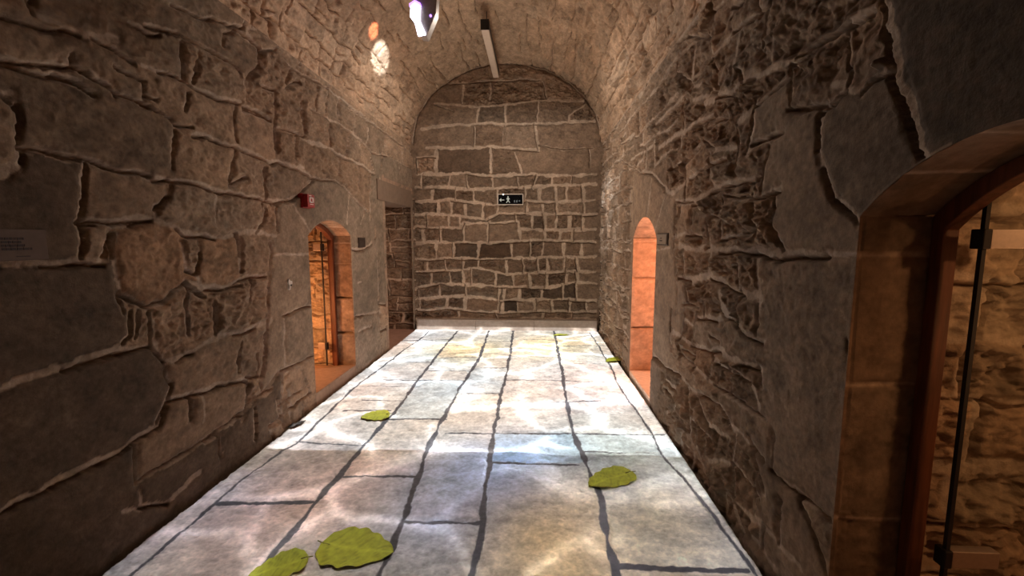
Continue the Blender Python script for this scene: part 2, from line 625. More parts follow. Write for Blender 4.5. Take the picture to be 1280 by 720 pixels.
# added warm fill over the corridor, no fixture: brightens the walls from above
for ly_, pw_ in ((6.3, 1.0),):
    spot('corridor_fill', (-0.45, ly_, 4.45), (-0.45, ly_, 0), P_FILL * pw_, (1.0, 0.88, 0.76), math.radians(172), 0.25, 0.06)
point('vault_fill', (-0.5, 6.2, 2.6), 36, (1.0, 0.82, 0.64), 0.15)  # added fill in mid-air, no fixture: brightens the vault


# ------------------------------------------------------------------ traced joints
def tr(ax, val, u, v, tiles):
    """tiles: (ox, oy, scale, 'k x,y x,y; ...') -> segs in wall coordinates"""
    out = []
    for ox, oy, sc, txt in tiles:
        for ln in txt.strip().split(';'):
            t = ln.split()
            if len(t) < 3:
                continue
            pts = []
            for p in t[1:]:
                a, b = p.split(',')
                P = hit(ox + float(a) / sc, oy + float(b) / sc, ax, val)
                pts.append((float(P[u]), float(P[v])))
                gx, gy = ox + float(a) / sc, oy + float(b) / sc
                if ax == 0 and gx <= 2:
                    out.append((t[0], pts[-1], (1.45, pts[-1][1] + 0.02)))
                if ax == 0 and gy <= 2:
                    out.append((t[0], pts[-1], (pts[-1][0], ZS - 0.01)))
            for p, q in zip(pts, pts[1:]):
                out.append((t[0], p, q))
    return out


def courses(u0, u1, v0, v1, hmin, hmax, wmin, wmax, seed, typ='jjjd', jit=0.02, skip=None, wob=0.02):
    r = random.Random(seed)
    out = []

    def add(k, p, q):
        if skip and (skip(*p) or skip(*q)):
            return
        out.append((k, p, q))
    v = v0
    prev = None
    while v < v1:
        h = r.uniform(hmin, hmax)
        step = (wmin + wmax) / 2
        nl = max(2, int((u1 - u0) / step) + 1)
        line = [(u0 + (u1 - u0) * i / (nl - 1), v + r.uniform(-wob, wob)) for i in range(nl)]
        for p, q in zip(line, line[1:]):
            add(r.choice(typ), p, q)
        u = u0 + r.uniform(0, wmax)
        while u < u1:
            if r.random() < 0.93:
                add(r.choice(typ), (u + r.uniform(-jit, jit), v + r.uniform(-.01, .01)), (u + r.uniform(-jit, jit), v + h))
            if r.random() < 0.16:
                um = u + r.uniform(0.3, 0.8) * wmin
                add(r.choice(typ), (u, v + h * 0.5), (um + 0.1, v + h * r.uniform(.4, .6)))
            u += r.uniform(wmin, wmax)
        v += h
    return out


LEFT = tr(0, XL, 1, 2, [
 (0, 0, 4.8, 'd 0,80 150,130 330,190 420,200; m 240,80 400,160 480,195 690,215; d 560,220 700,290 820,365; d 430,330 440,390 520,440; m 20,355 240,350 420,370; d 330,450 440,490 580,575; m 540,440 650,500 700,550; d 690,550 800,590 960,665; d 690,390 870,470 885,570 960,580; j 0,540 90,545; j 40,570 110,640 110,720; j 200,0 240,80; j 780,130 880,190 960,180; j 330,450 0,360'),
 (180, 0, 4.8, 'd 100,430 220,470 300,530; m 300,520 440,590 580,620; d 600,655 700,680 760,715; d 235,260 245,400 250,470; d 210,200 300,250 420,320 540,380 580,420; d 180,30 300,100 430,115 500,140; d 640,0 635,80 610,110 605,170; d 480,260 490,200 570,190 640,240 690,290 690,390 630,470; j 640,250 700,290 800,310; d 840,170 810,280 800,310; d 920,0 900,110 870,170; j 870,170 950,220; j 800,310 870,390 950,440; d 870,430 850,530 920,500; d 700,510 800,545 795,640 790,720; l 605,440 605,600; d 20,470 15,580; d 0,610 130,680 170,700; j 270,560 240,660; j 330,320 320,430 300,500; j 500,140 605,170 690,290; j 100,430 0,370; j 210,200 100,150 0,140; j 605,170 840,170'),
 (180, 130, 4.8, 'd 0,0 140,60 180,100; d 180,110 290,140; m 290,180 380,190 480,240 560,260 700,300 780,350; j 180,140 190,390; d 555,0 560,230; d 600,40 700,70 760,95; d 800,0 785,100 800,290; m 780,340 860,370 960,380; d 820,150 960,190; d 935,190 915,340; m 0,420 60,450 250,460 400,510 560,540 720,570 860,580 920,550 960,510; d 550,280 530,380 520,490; d 530,490 620,440; d 735,380 740,570; j 150,500 140,570 60,640 70,690; l 430,520 430,700; j 710,600 730,700; j 800,600 800,720'),
 (340, 130, 4.8, 'd 30,0 20,130 25,270; m 30,140 160,185 250,240 350,270 400,300 470,330 560,380 640,440; j 640,440 850,510; d 180,0 185,150; d 155,200 150,320; d 350,110 350,260; d 465,180 445,300; d 400,0 400,100; j 220,10 330,80 400,115 480,170 530,210 600,290 700,320 850,390; d 405,310 405,430; d 500,70 495,160; l 580,140 570,260; j 460,20 570,90 690,180 800,260 850,320; j 530,230 525,350; j 590,300 620,430; j 640,440 665,300; d 680,200 680,300; j 690,20 685,180; j 780,230 790,370; m 0,350 140,370 240,450; j 240,450 380,460 430,490 490,560 580,650; j 0,590 130,570 200,500 250,460; d 525,380 520,500; j 590,420 590,700; l 130,600 200,720; l 465,530 450,720; l 550,660 530,720; j 650,440 640,560; j 640,570 850,610; j 760,330 770,460'),
 (340, 0, 4.8, 'd 150,0 130,110 100,170; d 70,170 30,310; j 120,180 230,220; d 300,100 240,170 220,450; d 270,60 310,100; d 395,190 350,330; j 100,400 220,460 340,530 460,620 560,700; j 230,340 350,350 460,400; d 370,400 340,540; d 450,450 440,560; d 265,520 270,660; j 335,560 320,660; d 405,600 405,710; d 180,620 185,720; j 520,80 460,200 500,270 550,350; d 545,350 515,480; d 600,390 565,540; j 480,470 640,390; j 550,560 550,660; j 640,630 650,700; j 540,560 700,540 830,600; j 100,170 240,170 395,190 460,200; d 720,400 740,520; j 640,390 720,480 800,620; d 620,300 660,360'),
 (0, 130, 4.8, 'd 130,270 300,310 480,310 600,350 700,390 850,410 910,440; d 300,318 480,325; m 0,430 110,330 130,270; j 500,350 490,580 500,700; m 490,700 900,700; j 130,270 110,100 110,0'),
 (100, 260, 4.8, 'm 10,80 100,100 280,100 430,75 590,110 650,150 820,180 950,150; j 170,150 150,300; j 200,150 200,300 250,520 280,640; d 410,600 500,550 640,470 700,520 760,540; m 640,470 760,490 960,460; j 610,200 640,380 700,400 740,500; j 720,200 730,280 700,400; j 940,150 950,260; j 660,500 660,700; d 820,560 820,700; j 260,530 270,620; j 400,600 450,700; j 265,530 410,600; j 10,80 20,300'),
 (260, 260, 6, 'j 230,190 240,370 235,490; m 215,190 350,175 430,190; m 0,600 150,580 240,540 330,520 440,510; d 330,560 325,720; d 480,340 465,520 460,720; j 370,180 430,100 430,0; j 430,190 520,200; j 530,0 540,170; l 490,360 650,340 790,345; l 490,355 650,335 790,340; l 660,10 720,90 790,230; j 480,240 490,340'),
 (140, 380, 4.8, 'm 250,240 330,340; m 330,340 400,340 480,280 620,200 730,185; j 60,240 100,200 110,60; d 460,0 465,190; d 620,0 625,180; m 730,190 860,140 960,100; d 790,230 770,300 780,410; j 340,390 370,480 350,570; m 350,580 480,550 660,490 800,460; j 820,490 800,640; d 480,560 480,700; l 540,550 550,700; d 960,510 870,570 810,640 700,720; j 350,590 270,720; j 890,300 880,430 810,440; d 930,180 900,450; j 240,60 250,240; d 170,60 150,220'),
 (260, 360, 3.6, 'j 340,120 400,95 490,80; d 330,380 400,350 495,300; d 280,0 275,180 265,300 250,400; d 160,600 190,510 260,460 320,380; j 330,390 335,620; j 0,450 100,425 180,425; j 180,430 185,480; d 0,690 60,640 150,585; j 210,540 215,680; j 240,420 250,460; j 345,130 350,370'),
 (0, 480, 3, 'm 0,490 200,390 470,240 600,160 640,60; j 510,240 520,380; d 520,380 600,320 700,260 800,190 900,130; j 530,400 540,470 460,490; j 820,190 830,280; j 530,460 640,440 760,330'),
 (0, 240, 3, 'm 0,268 160,262 400,262; m 60,715 250,650 440,600 580,580; m 60,715 0,740'),
 (380, 270, 3.13, 'l 210,265 225,262; j 215,450 265,430; l 200,125 225,128'),
 (440, 280, 12, 'm 0,380 180,380 270,350 290,300; d 350,60 345,300; d 360,430 520,340; j 380,430 385,680 520,650; j 520,20 540,340 555,600'),
 (440, 330, 4, 'j 130,0 135,200 150,400; j 135,60 190,50; j 140,200 190,210; j 145,330 200,320; j 0,270 60,250 130,240; j 195,0 200,400'),
])

# voussoirs and ring joints of the left doorway continue to the arch
LEFT += [('j', (1.5, Z0), (1.45, ZS))]
RIGHT = tr(0, XR, 1, 2, [
 (740, 0, 4.8, 'm 340,480 440,330 520,240 640,90 690,0; d 300,560 330,500; d 750,410 745,550 660,500; m 670,620 740,580 830,550 900,480 960,440; d 560,220 640,230 700,240; d 520,340 500,420; d 540,600 545,700; j 690,200 720,80 720,0; d 830,50 900,0; j 710,230 720,330 750,410; j 500,420 600,520 660,500'),
 (740, 120, 4.8, 'm 290,460 350,460 430,560 490,580 560,510; d 640,290 560,400 555,500; d 660,280 720,320; j 690,340 700,460 730,560; d 865,170 870,300 850,480; m 500,640 600,630 700,580 780,540 880,510 960,500; j 870,150 960,90; m 390,310 480,260 560,210 640,150 720,110; d 550,20 545,200; m 380,180 440,110 540,20; l 360,500 335,720; l 430,620 405,720; l 240,550 245,720; l 190,570 200,720; d 600,650 650,720; d 460,440 465,560; j 530,250 535,400 480,440; j 720,320 865,300; d 120,180 180,60; j 230,380 360,300; j 160,380 290,460'),
 (800, 240, 4.8, 'l 60,0 40,150; l 145,40 90,230; d 205,100 200,330; d 350,70 390,200 400,330; l 80,345 180,340; m 230,320 330,350 470,350 700,360 850,370 960,350; j 220,80 300,80 350,60; j 800,100 780,190 850,340; m 415,380 410,510; m 230,500 300,530 420,510 550,580 630,610 700,610; j 700,370 710,610 700,720; j 575,450 580,570; m 460,600 500,720; j 215,340 215,720; d 570,180 630,240 700,225; d 400,330 380,350; j 800,100 800,0'),
 (800, 380, 4.8, 'm 480,30 500,70 600,150 680,200 740,240; m 340,70 450,90 490,70; m 190,170 300,240 400,270 480,290 600,350 715,400; d 410,190 460,240; j 65,300 150,380 240,430 340,540 460,590 510,710; d 470,360 460,500; j 560,400 660,480 700,600 720,700; d 690,0 690,180; d 710,400 720,500; j 185,30 180,160; j 180,160 190,400; d 230,430 210,560 260,700; j 340,540 330,650'),
 (820, 480, 3, 'j 420,310 520,400 600,470 670,530; j 230,60 270,150 350,230 400,290; j 150,50 190,150 270,200; d 240,350 290,480 330,560; d 340,200 400,400; j 190,280 300,300; j 300,450 400,540; d 110,180 180,330; j 430,180 420,310 520,400 640,720; j 100,100 110,180; d 530,420 660,520'),
 (880, 0, 4, 'm 180,0 130,70; l 370,80 350,200 340,300; m 250,380 330,340 430,310 560,210 700,120 830,30; d 450,285 580,195 700,115; m 60,470 130,460 200,410 250,380; j 95,330 60,460; j 160,340 190,390; d 420,340 430,440 420,540; d 410,550 550,540 600,520; m 620,430 690,425; j 160,600 170,720; j 170,590 280,520; j 430,310 470,340; j 600,520 560,680; j 700,120 720,330 690,425'),
 (960, 0, 3, 'm 460,170 480,270 530,400 580,600; m 463,170 484,270 534,400; j 190,420 180,560 200,620 240,720 350,815; j 190,420 280,340 350,330 460,250; m 463,170 440,60 430,-10; j 580,600 600,625'),
 (960, 240, 3, 'm 50,230 220,230; l 220,230 330,235; j 300,720 310,560'),
])


def fill_skip_right(u, v):
    return u < 5.3 or (4.3 < u < 5.75 and v < 2.45)


_TR = list(RIGHT)


def near_traced(m, lim):
    for (_k, p, q) in _TR:
        dx, dy = q[0] - p[0], q[1] - p[1]
        t_ = max(0, min(1, ((m[0] - p[0]) * dx + (m[1] - p[1]) * dy) / (dx * dx + dy * dy + 1e-9)))
        if math.hypot(m[0] - p[0] - t_ * dx, m[1] - p[1] - t_ * dy) < lim:
            return True
    return False


for sg_ in courses(2.35, 5.75, -0.1, ZS, 0.17, 0.30, 0.22, 0.42, 19, 'jjdm', 0.06, None, 0.04):
    m_ = ((sg_[1][0] + sg_[2][0]) / 2, (sg_[1][1] + sg_[2][1]) / 2)
    if (4.1 < m_[0] < 5.8 and m_[1] < 2.45) or near_traced(m_, 0.075):
        continue
    RIGHT.append(sg_)
RIGHT += courses(5.75, YE, -0.1, ZS, 0.11, 0.26, 0.16, 0.42, 11, 'jjdm', 0.04, None, 0.03)
RIGHT += courses(1.95, 2.4, -0.1, 0.42, 0.14, 0.24, 0.14, 0.34, 13, 'jjd', 0.04, None, 0.03)
LEFT += courses(3.6, 4.3, -0.1, 0.3, 0.14, 0.24, 0.18, 0.34, 15, 'jjd', 0.04, None, 0.03)

# ------------------------------------------------------------------ openings
DL = dict(y0=4.40, y1=5.45, zs=1.77, rise=0.17)
PL = dict(y0=6.78, y1=8.22, z=2.31)
DR = dict(y0=4.56, y1=5.60, zs=1.74, rise=0.24)
DN = dict(y0=0.66, y1=1.765, zs=1.83, rise=0.22)


def arch(d, u):
    c, h = (d['y0'] + d['y1']) / 2, (d['y1'] - d['y0']) / 2
    R = (h * h + d['rise'] ** 2) / (2 * d['rise'])
    return d['zs'] + np.sqrt(np.maximum(R * R - (u - c) ** 2, (R - d['rise']) ** 2)) - (R - d['rise'])


NV = 470
VW = np.linspace(Z0, ZS, NV)
KL = int(np.searchsorted(VW, 1.77))
KR = int(np.searchsorted(VW, 1.80))


def dup(u, xs):
    u = np.concatenate([u] + [[x - 0.0004, x + 0.0004] for x in xs])
    return np.unique(np.round(np.sort(u), 5))


UW = np.concatenate([np.linspace(YB, 0.95, 60), geo_axis(1.0, YE, 620)])
UL = dup(UW, [DL['y0'], DL['y1'], PL['y0'], PL['y1']])
UR = dup(UW, [DR['y0'], DR['y1'], DN['y0'], DN['y1']])


def mk_remap(Tf, k):
    def rm(U, V):
        T = Tf(U)
        vk = VW[k]
        lo = Z0 + (V - Z0) * (T - Z0) / (vk - Z0)
        hi = T + (V - vk) * (ZS - T) / (ZS - vk)
        return np.where(V <= vk + 1e-9, lo, hi)
    return rm


def TL(U):
    T = np.full(U.shape, DL['zs'])
    T = np.where((U > DL['y0']) & (U < DL['y1']), arch(DL, U), T)
    b = sst(5.8, PL['y0'] - 0.001, U)
    T = T * (1 - b) + PL['z'] * b
    return T


def TR(U):
    T = np.full(U.shape, DR['zs'])
    T = np.where((U > DR['y0']) & (U < DR['y1']), arch(DR, U), T)
    b = sst(3.6, 2.0, U)
    T = T * (1 - b) + DN['zs'] * b
    return np.where((U > DN['y0']) & (U < DN['y1']), arch(DN, U), T)


def outl(d, zt=None):
    o = [((d['y0'], Z0), (d['y0'], d.get('zs', zt))), ((d['y1'], Z0), (d['y1'], d.get('zs', zt)))]
    if zt is None:
        us = np.linspace(d['y0'], d['y1'], 14)
        vs = arch(d, us)
        o += [((us[i], vs[i]), (us[i + 1], vs[i + 1])) for i in range(13)]
    else:
        o.append(((d['y0'], zt), (d['y1'], zt)))
    return [((float(p[0]), float(p[1])), (float(q[0]), float(q[1]))) for p, q in o]


def seedpx(ax, val, u, v, lst):
    o = []
    for (x, y, r_, t_, h_) in lst:
        P = hit(x, y, ax, val)
        o.append((float(P[u]), float(P[v]), r_, t_, h_))
    return o


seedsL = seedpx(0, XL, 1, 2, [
    (60, 400, .10, .44, .1), (90, 520, .10, .44, .1), (60, 640, .12, .44, .1), (60, 250, .12, .44, .2), (90, 160, .22, .72, .1), (110, 20, .3, .6, .1), (40, 60, .3, .6, .1), (20, 130, .3, .6, 0), (170, 60, .3, .75, 0), (150, 110, .3, .9, 0),  # dark blocks, tinted lower still to paint in the near corner's shade
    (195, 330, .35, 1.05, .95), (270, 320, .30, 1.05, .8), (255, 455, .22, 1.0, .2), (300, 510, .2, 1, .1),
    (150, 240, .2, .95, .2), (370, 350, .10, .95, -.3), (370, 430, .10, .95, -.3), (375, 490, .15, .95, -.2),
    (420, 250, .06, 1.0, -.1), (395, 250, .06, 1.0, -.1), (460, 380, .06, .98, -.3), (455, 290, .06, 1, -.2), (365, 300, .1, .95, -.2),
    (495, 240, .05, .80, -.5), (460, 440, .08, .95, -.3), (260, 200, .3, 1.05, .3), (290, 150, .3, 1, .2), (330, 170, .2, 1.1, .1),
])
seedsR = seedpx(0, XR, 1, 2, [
    (1000, 400, .22, 1.0, -.1), (1020, 250, .12, .9, -.1), (1080, 150, .10, .68, -.2), (1200, 90, .08, .36, 0), (1190, 40, .08, .36, 0), (1110, 200, .1, .7, -.2), (1060, 60, .3, .75, 0),  # lowest tints paint shade into the upper near stones
    (1010, 560, .25, .95, -.1), (920, 260, 1.0, 1.2, 0), (835, 400, .10, .98, -.1), (830, 280, .08, 1., -.1), (800, 240, .08, 1, 0),
    (875, 210, .5, 1.25, 0), (905, 200, .4, 1.0, 0), (935, 180, .25, 1, 0), (775, 350, .3, 1, 0), (1000, 660, .3, .9, -.1),
])


def smooth_r(U, V):
    f = np.ones(U.shape)
    # dressed ashlar around the doorways
    f = f * (1 - 0.85 * (sst(4.12, 4.3, U) * sst(6.0, 5.8, U) * sst(2.55, 2.4, V)))
    f = f * (1 - 0.6 * (sst(2.45, 2.3, U) * sst(2.6, 2.4, V)))
    return f


def smooth_l(U, V):
    f = np.ones(U.shape)
    f = f * (1 - 0.75 * (sst(3.85, 4.0, U) * sst(6.0, 5.8, U) * sst(2.35, 2.25, V)))
    f = f * (0.55 + 0.45 * sst(1.8, 3.2, U))
    return f


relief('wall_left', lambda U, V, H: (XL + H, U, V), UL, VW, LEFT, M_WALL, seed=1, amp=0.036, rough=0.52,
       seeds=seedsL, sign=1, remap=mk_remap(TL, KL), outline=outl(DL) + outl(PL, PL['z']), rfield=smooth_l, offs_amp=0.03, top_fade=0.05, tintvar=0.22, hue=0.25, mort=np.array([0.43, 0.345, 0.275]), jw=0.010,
       cut=lambda U, J: (J < KL) & (((U > DL['y0']) & (U < DL['y1'])) | ((U > PL['y0']) & (U < PL['y1']))))
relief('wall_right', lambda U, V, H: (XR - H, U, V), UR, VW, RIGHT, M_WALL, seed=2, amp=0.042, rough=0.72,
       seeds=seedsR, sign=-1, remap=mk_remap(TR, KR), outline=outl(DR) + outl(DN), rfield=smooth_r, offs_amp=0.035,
       tintvar=0.24, hue=0.3, top_fade=0.05, base=STONE * 0.92, mort=np.array([0.43, 0.345, 0.275]), jw=0.011, cut=lambda U, J: (J < KR) & (((U > DR['y0']) & (U < DR['y1'])) | ((U > DN['y0']) & (U < DN['y1']))))

# ------------------------------------------------------------------ end wall
ENDT = tr(1, YE, 0, 2, [
 (510, 60, 3.6, 'd 180,160 380,150 600,140; j 250,165 245,250; j 375,150 370,230; d 610,150 620,225; j 120,250 300,265 440,255 600,235 790,240; d 120,255 200,290; j 320,265 310,340; j 440,255 440,340; j 585,240 580,335; j 720,330 720,300 790,260; m 60,360 300,340 440,345 600,340 840,330; j 300,345 300,440; d 430,345 430,440; m 570,340 590,460; m 80,450 300,445 440,445 590,460; d 590,440 700,455 830,450; m 125,460 125,560; m 375,455 375,560; j 480,470 510,560; m 40,570 260,565 380,580 480,570 560,570 700,575 850,570; j 40,490 120,490; j 40,490 40,570; d 810,450 820,540; j 190,575 185,625; j 265,575 270,630; j 380,580 385,630; j 490,575 500,630; j 580,575 560,630; j 650,575 650,620; j 740,575 735,610; j 60,570 60,630'),
])


def rows_px(ox, oy, sc, rows, brk):
    out = []
    r = random.Random(3)

    def yat(pl, x):
        xs = [p[0] for p in pl]
        ys = [p[1] for p in pl]
        return float(np.interp(x, xs, ys))

    def W(a, b):
        P = hit(ox + a / sc, oy + b / sc, 1, YE)
        return (float(P[0]), float(P[2]))
    for pl in rows:
        for p, q in zip(pl, pl[1:]):
            out.append(('m', W(*p), W(*q)))
    for i, bs in enumerate(brk):
        for x in bs:
            out.append((r.choice('mmj'), W(x + r.uniform(-5, 5), yat(rows[i], x)), W(x + r.uniform(-5, 5), yat(rows[i + 1], x))))
    return out


RW = [[(40, 20), (120, 15), (310, 25), (430, 20), (620, 10), (890, 0)],
      [(40, 85), (200, 75), (300, 85), (430, 98), (560, 80), (700, 85), (890, 75)],
      [(40, 145), (200, 145), (250, 150), (370, 170), (430, 140), (560, 140), (700, 140), (890, 145)],
      [(40, 205), (160, 205), (250, 205), (262, 185), (380, 188), (520, 180), (525, 212), (640, 218), (890, 215)],
      [(40, 280), (220, 275), (320, 280), (400, 280), (500, 270), (640, 265), (890, 275)],
      [(40, 355), (200, 355), (340, 355), (480, 350), (640, 350), (890, 345)],
      [(40, 415), (200, 410), (330, 400), (480, 430), (620, 420), (760, 415), (890, 415)],
      [(40, 500), (150, 470), (260, 475), (420, 485), (580, 490), (660, 490), (800, 465), (890, 470)],
      [(40, 545), (170, 535), (270, 530), (440, 550), (540, 550), (740, 545), (890, 555)],
      [(40, 600), (170, 590), (330, 605), (440, 610), (600, 605), (890, 605)],
      [(40, 640), (890, 640)]]
BK = [[115, 225, 315, 425, 550, 620, 700, 755, 830], [150, 205, 270, 355, 425, 565, 640, 705, 835],
      [90, 190, 245, 380, 515, 585, 650, 700, 770, 830], [75, 155, 260, 380, 530, 640, 720, 780],
      [130, 215, 330, 490, 580, 640, 735, 820], [95, 180, 260, 335, 470, 550, 615, 665, 740, 805],
      [110, 200, 260, 300, 410, 500, 575, 655, 755, 800], [55, 150, 275, 430, 455, 535, 630, 735, 795],
      [60, 180, 270, 430, 450, 520, 600, 685, 770, 845], [240, 420, 640, 780]]
_aa = np.linspace(0.02, math.pi - 0.02, 40)
_ar = [(CX + (AX - 0.03) * math.cos(a), ZS + 0.02 + (BZ - 0.035) * math.sin(a)) for a in _aa]
ENDT += [('d', p, q) for p, q in zip(_ar, _ar[1:])]
ENDT += rows_px(510, 230, 3.79, RW, BK)
seedsE = seedpx(1, YE, 0, 2, [
    (579, 202, .2, .55, .3), (619, 313, .3, .36, 1.), (538, 372, .1, .2, .3), (582, 310, .4, .45, .3), (637, 384, .3, .25, .3), (590, 328, .4, .4, .3), (646, 333, .4, .5, .3),
    (690, 365, .3, .4, .4), (712, 365, .3, .4, .3), (625, 290, .3, 1.15, 0), (595, 288, .3, 1.1, 0), (601, 374, .4, .85, .6),
    (640, 262, .2, 1.3, -.2), (645, 330, .4, .7, .4), (590, 330, .3, .6, .4), (650, 312, .4, .75, .4), (700, 312, .4, .8, .3), (720, 312, .4, .8, .3),
])
UE = np.linspace(XL - 1.3, XR + 0.02, 620)
# the wall fills up to the vault curve: rows above the spring are squeezed under the arch
VE = np.linspace(Z0, ZS + BZ + 0.02, 640)
relief('wall_end', lambda U, V, H: (U, YE - H, V), UE, VE,
       ENDT + courses(XL - 1.3, XL + 0.02, Z0, 2.6, 0.2, 0.32, 0.35, 0.6, 21, 'jd', 0.02),
       M_WALL, seed=4, amp=0.036, rough=1.0, seeds=seedsE, sign=1, warp=0.030, jw=0.015, bevel=0.035, shade_groove=0.35, tintvar=0.36, offs_amp=0.035,
       mort=MORT * 0.86, hue=0.3, base=STONE * np.array([0.70, 0.68, 0.68]),
       tintfield=lambda U, V: 0.90 + 0.18 * sst(2.9, 3.3, V))

# ------------------------------------------------------------------ vault
ARC_N = 420
th = np.linspace(math.pi, 0, ARC_N)
ax_ = CX + AX * np.cos(th)
az_ = ZS + BZ * np.sin(th)
sl = np.concatenate([[0], np.cumsum(np.hypot(np.diff(ax_), np.diff(az_)))])
SLEN = float(sl[-1])


def vault_pos(U, V, H):
    t = np.interp(V, sl, th)
    cx, sz = np.cos(t), np.sin(t)
    nx, nz = -cx / AX, -sz / BZ
    ln = np.hypot(nx, nz)
    return CX + AX * cx + H * nx / ln, U, ZS + BZ * sz + H * nz / ln


CEIL = []
CEIL += courses(0, YE, 0.0, 0.85, 0.16, 0.26, 0.22, 0.42, 31, 'jdd', 0.03, None, 0.02)
CEIL += courses(0, YE, 0.95, 2.9, 0.16, 0.28, 0.3, 0.8, 32, 'jddd', 0.06, None, 0.03)
CEIL += courses(0, YE, 2.9, SLEN, 0.15, 0.24, 0.35, 0.8, 33, 'jddm', 0.10, None, 0.03)
# keep only part of the joints in the smeared middle
_r = random.Random(9)
CEIL = [s for s in CEIL if not (0.9 < s[1][1] < 3.0 and _r.random() < 0.45)]


def vault_T(U, V):
    return 1.0 + 0 * U


relief('ceiling', vault_pos, np.concatenate([np.linspace(YB, 1.4, 40), geo_axis(1.45, YE + 0.05, 560)]), np.linspace(0, SLEN, 560),
       CEIL, M_VAULT, seed=6, amp=0.045, rough=0.55, tilt=0.7, shade_groove=0.5, dw=0.006, sign=-1, warp=0.05, bevel=0.05, jw=0.010, tintvar=0.14,
       hue=0.25, base=STONE * 1.5, mort=STONE * 1.7, edge_fade=0.04, mort_depth=0.012)

# ------------------------------------------------------------------ floor
FL = tr(2, 0.0, 0, 1, [
 (0, 0, 1, '''j 447,480 370,553 352,562 294,605 229,662 172,709 150,730; j 447,480 480,456 505,437 530,420 536,413;
 m 572,413 560,427 545,445 520,477 505,500 453,557 423,593 387,637 340,693 320,720;
 m 611,413 600,445 585,470 577,480 553,523 533,563 507,640 487,687 470,725;
 m 642,412 637,445 632,472 625,500 617,540 613,567 603,637 597,693 587,725;
 m 692,413 696,430 702,462 707,500 717,540 727,563 750,620 763,687 775,730;
 j 737,415 750,435 765,460 773,480 817,543 827,567 860,603 890,640 933,700 950,725;
 j 500,425 560,424; j 485,452 542,452; j 480,474 580,475; j 460,482 515,482; j 546,447 600,446; j 607,426 642,426; j 592,459 635,459;
 j 576,491 626,491; j 637,445 697,446; j 632,474 702,475; j 697,432 755,431; j 705,454 762,454; j 487,523 557,523; j 370,551 453,555;
 j 430,593 520,595; m 272,628 320,627 390,627; m 507,650 597,652; j 617,540 713,541; j 613,577 723,580; j 727,563 820,565; j 720,541 830,543;
 j 690,502 750,500; m 773,707 933,713; j 560,431 605,430; j 642,424 694,424; j 530,463 590,463; j 700,475 772,478;
 j 453,500 505,500; j 557,540 617,541; j 430,512 487,512'''),
])
SLABC = np.array([0.68, 0.66, 0.635])
uf = np.linspace(XL + 0.035, XR - 0.035, 560)
vf = np.concatenate([np.linspace(YB, 1.85, 30), geo_axis(1.9, YE - 0.02, 640)])


LIGHT_WASH = [((560, 605), .33, (-.30, -.14, .16)), ((640, 575), .3, (-.22, -.10, .18)), ((690, 690), .38, (.18, -.05, -.38)), ((850, 655), .28, (.10, -.06, -.28)),  # colours of the projected light, painted into the slab base colour
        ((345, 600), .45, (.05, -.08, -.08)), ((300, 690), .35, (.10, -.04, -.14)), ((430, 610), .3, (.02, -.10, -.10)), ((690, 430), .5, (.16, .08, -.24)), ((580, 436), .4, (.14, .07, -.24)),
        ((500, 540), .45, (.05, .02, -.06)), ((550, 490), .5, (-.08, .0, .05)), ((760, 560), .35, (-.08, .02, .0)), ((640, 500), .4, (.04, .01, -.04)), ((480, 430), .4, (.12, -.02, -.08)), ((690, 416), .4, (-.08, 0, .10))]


def floor_light_wash(U, V):
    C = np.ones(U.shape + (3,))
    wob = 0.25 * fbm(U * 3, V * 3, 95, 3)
    for (p, r_, c_) in LIGHT_WASH:
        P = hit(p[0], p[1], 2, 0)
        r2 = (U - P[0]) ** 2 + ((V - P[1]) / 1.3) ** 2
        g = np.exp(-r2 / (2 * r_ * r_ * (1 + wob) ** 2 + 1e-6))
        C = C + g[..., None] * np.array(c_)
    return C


def floor_tint(U, V):
    return 1.0 - 0.22 * fbm(U * 2.6, V * 2.6, 91, 5) - 0.38 * np.abs(fbm(U * 14, V * 14, 93, 4)) - 0.12 * np.abs(fbm(U * 45, V * 45, 97, 3))


seedsF = [(float(hit(x, y, 2, 0)[0]), float(hit(x, y, 2, 0)[1]), 1.0, t, h) for (x, y, t, h) in [
    (560, 610, .92, -.95), (540, 575, .9, -.7), (690, 660, .88, 1.1), (830, 640, .98, .75), (350, 590, .88, .15), (300, 680, .95, .35),
    (440, 640, .92, .2), (560, 690, .86, .1), (660, 572, .9, -.9), (540, 495, .9, -.5), (590, 475, .95, -.5), (665, 460, .95, -.2),
    (675, 500, .98, .3), (500, 540, .92, .6), (670, 430, .9, .8), (580, 437, .9, .7), (780, 573, .95, -.3), (725, 430, .9, .7), (480, 465, .9, .25), (400, 575, .9, -.1), (590, 520, .9, .5)]]
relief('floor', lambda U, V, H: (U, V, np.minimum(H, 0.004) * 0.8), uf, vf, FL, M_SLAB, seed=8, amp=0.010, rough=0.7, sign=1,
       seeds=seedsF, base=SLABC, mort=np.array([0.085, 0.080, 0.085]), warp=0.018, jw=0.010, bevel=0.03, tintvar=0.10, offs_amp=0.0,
       shade_groove=0, tintfield=floor_tint, colfield=floor_light_wash, mort_depth=0.012)


# ------------------------------------------------------------------ generic mesh builders
def box_data(x0, x1, y0, y1, z0, z1):
    v = [(x0, y0, z0), (x1, y0, z0), (x1, y1, z0), (x0, y1, z0), (x0, y0, z1), (x1, y0, z1), (x1, y1, z1), (x0, y1, z1)]
    f = [(3, 2, 1, 0), (4, 5, 6, 7), (0, 1, 5, 4), (1, 2, 6, 5), (2, 3, 7, 6), (3, 0, 4, 7)]
    return v, f


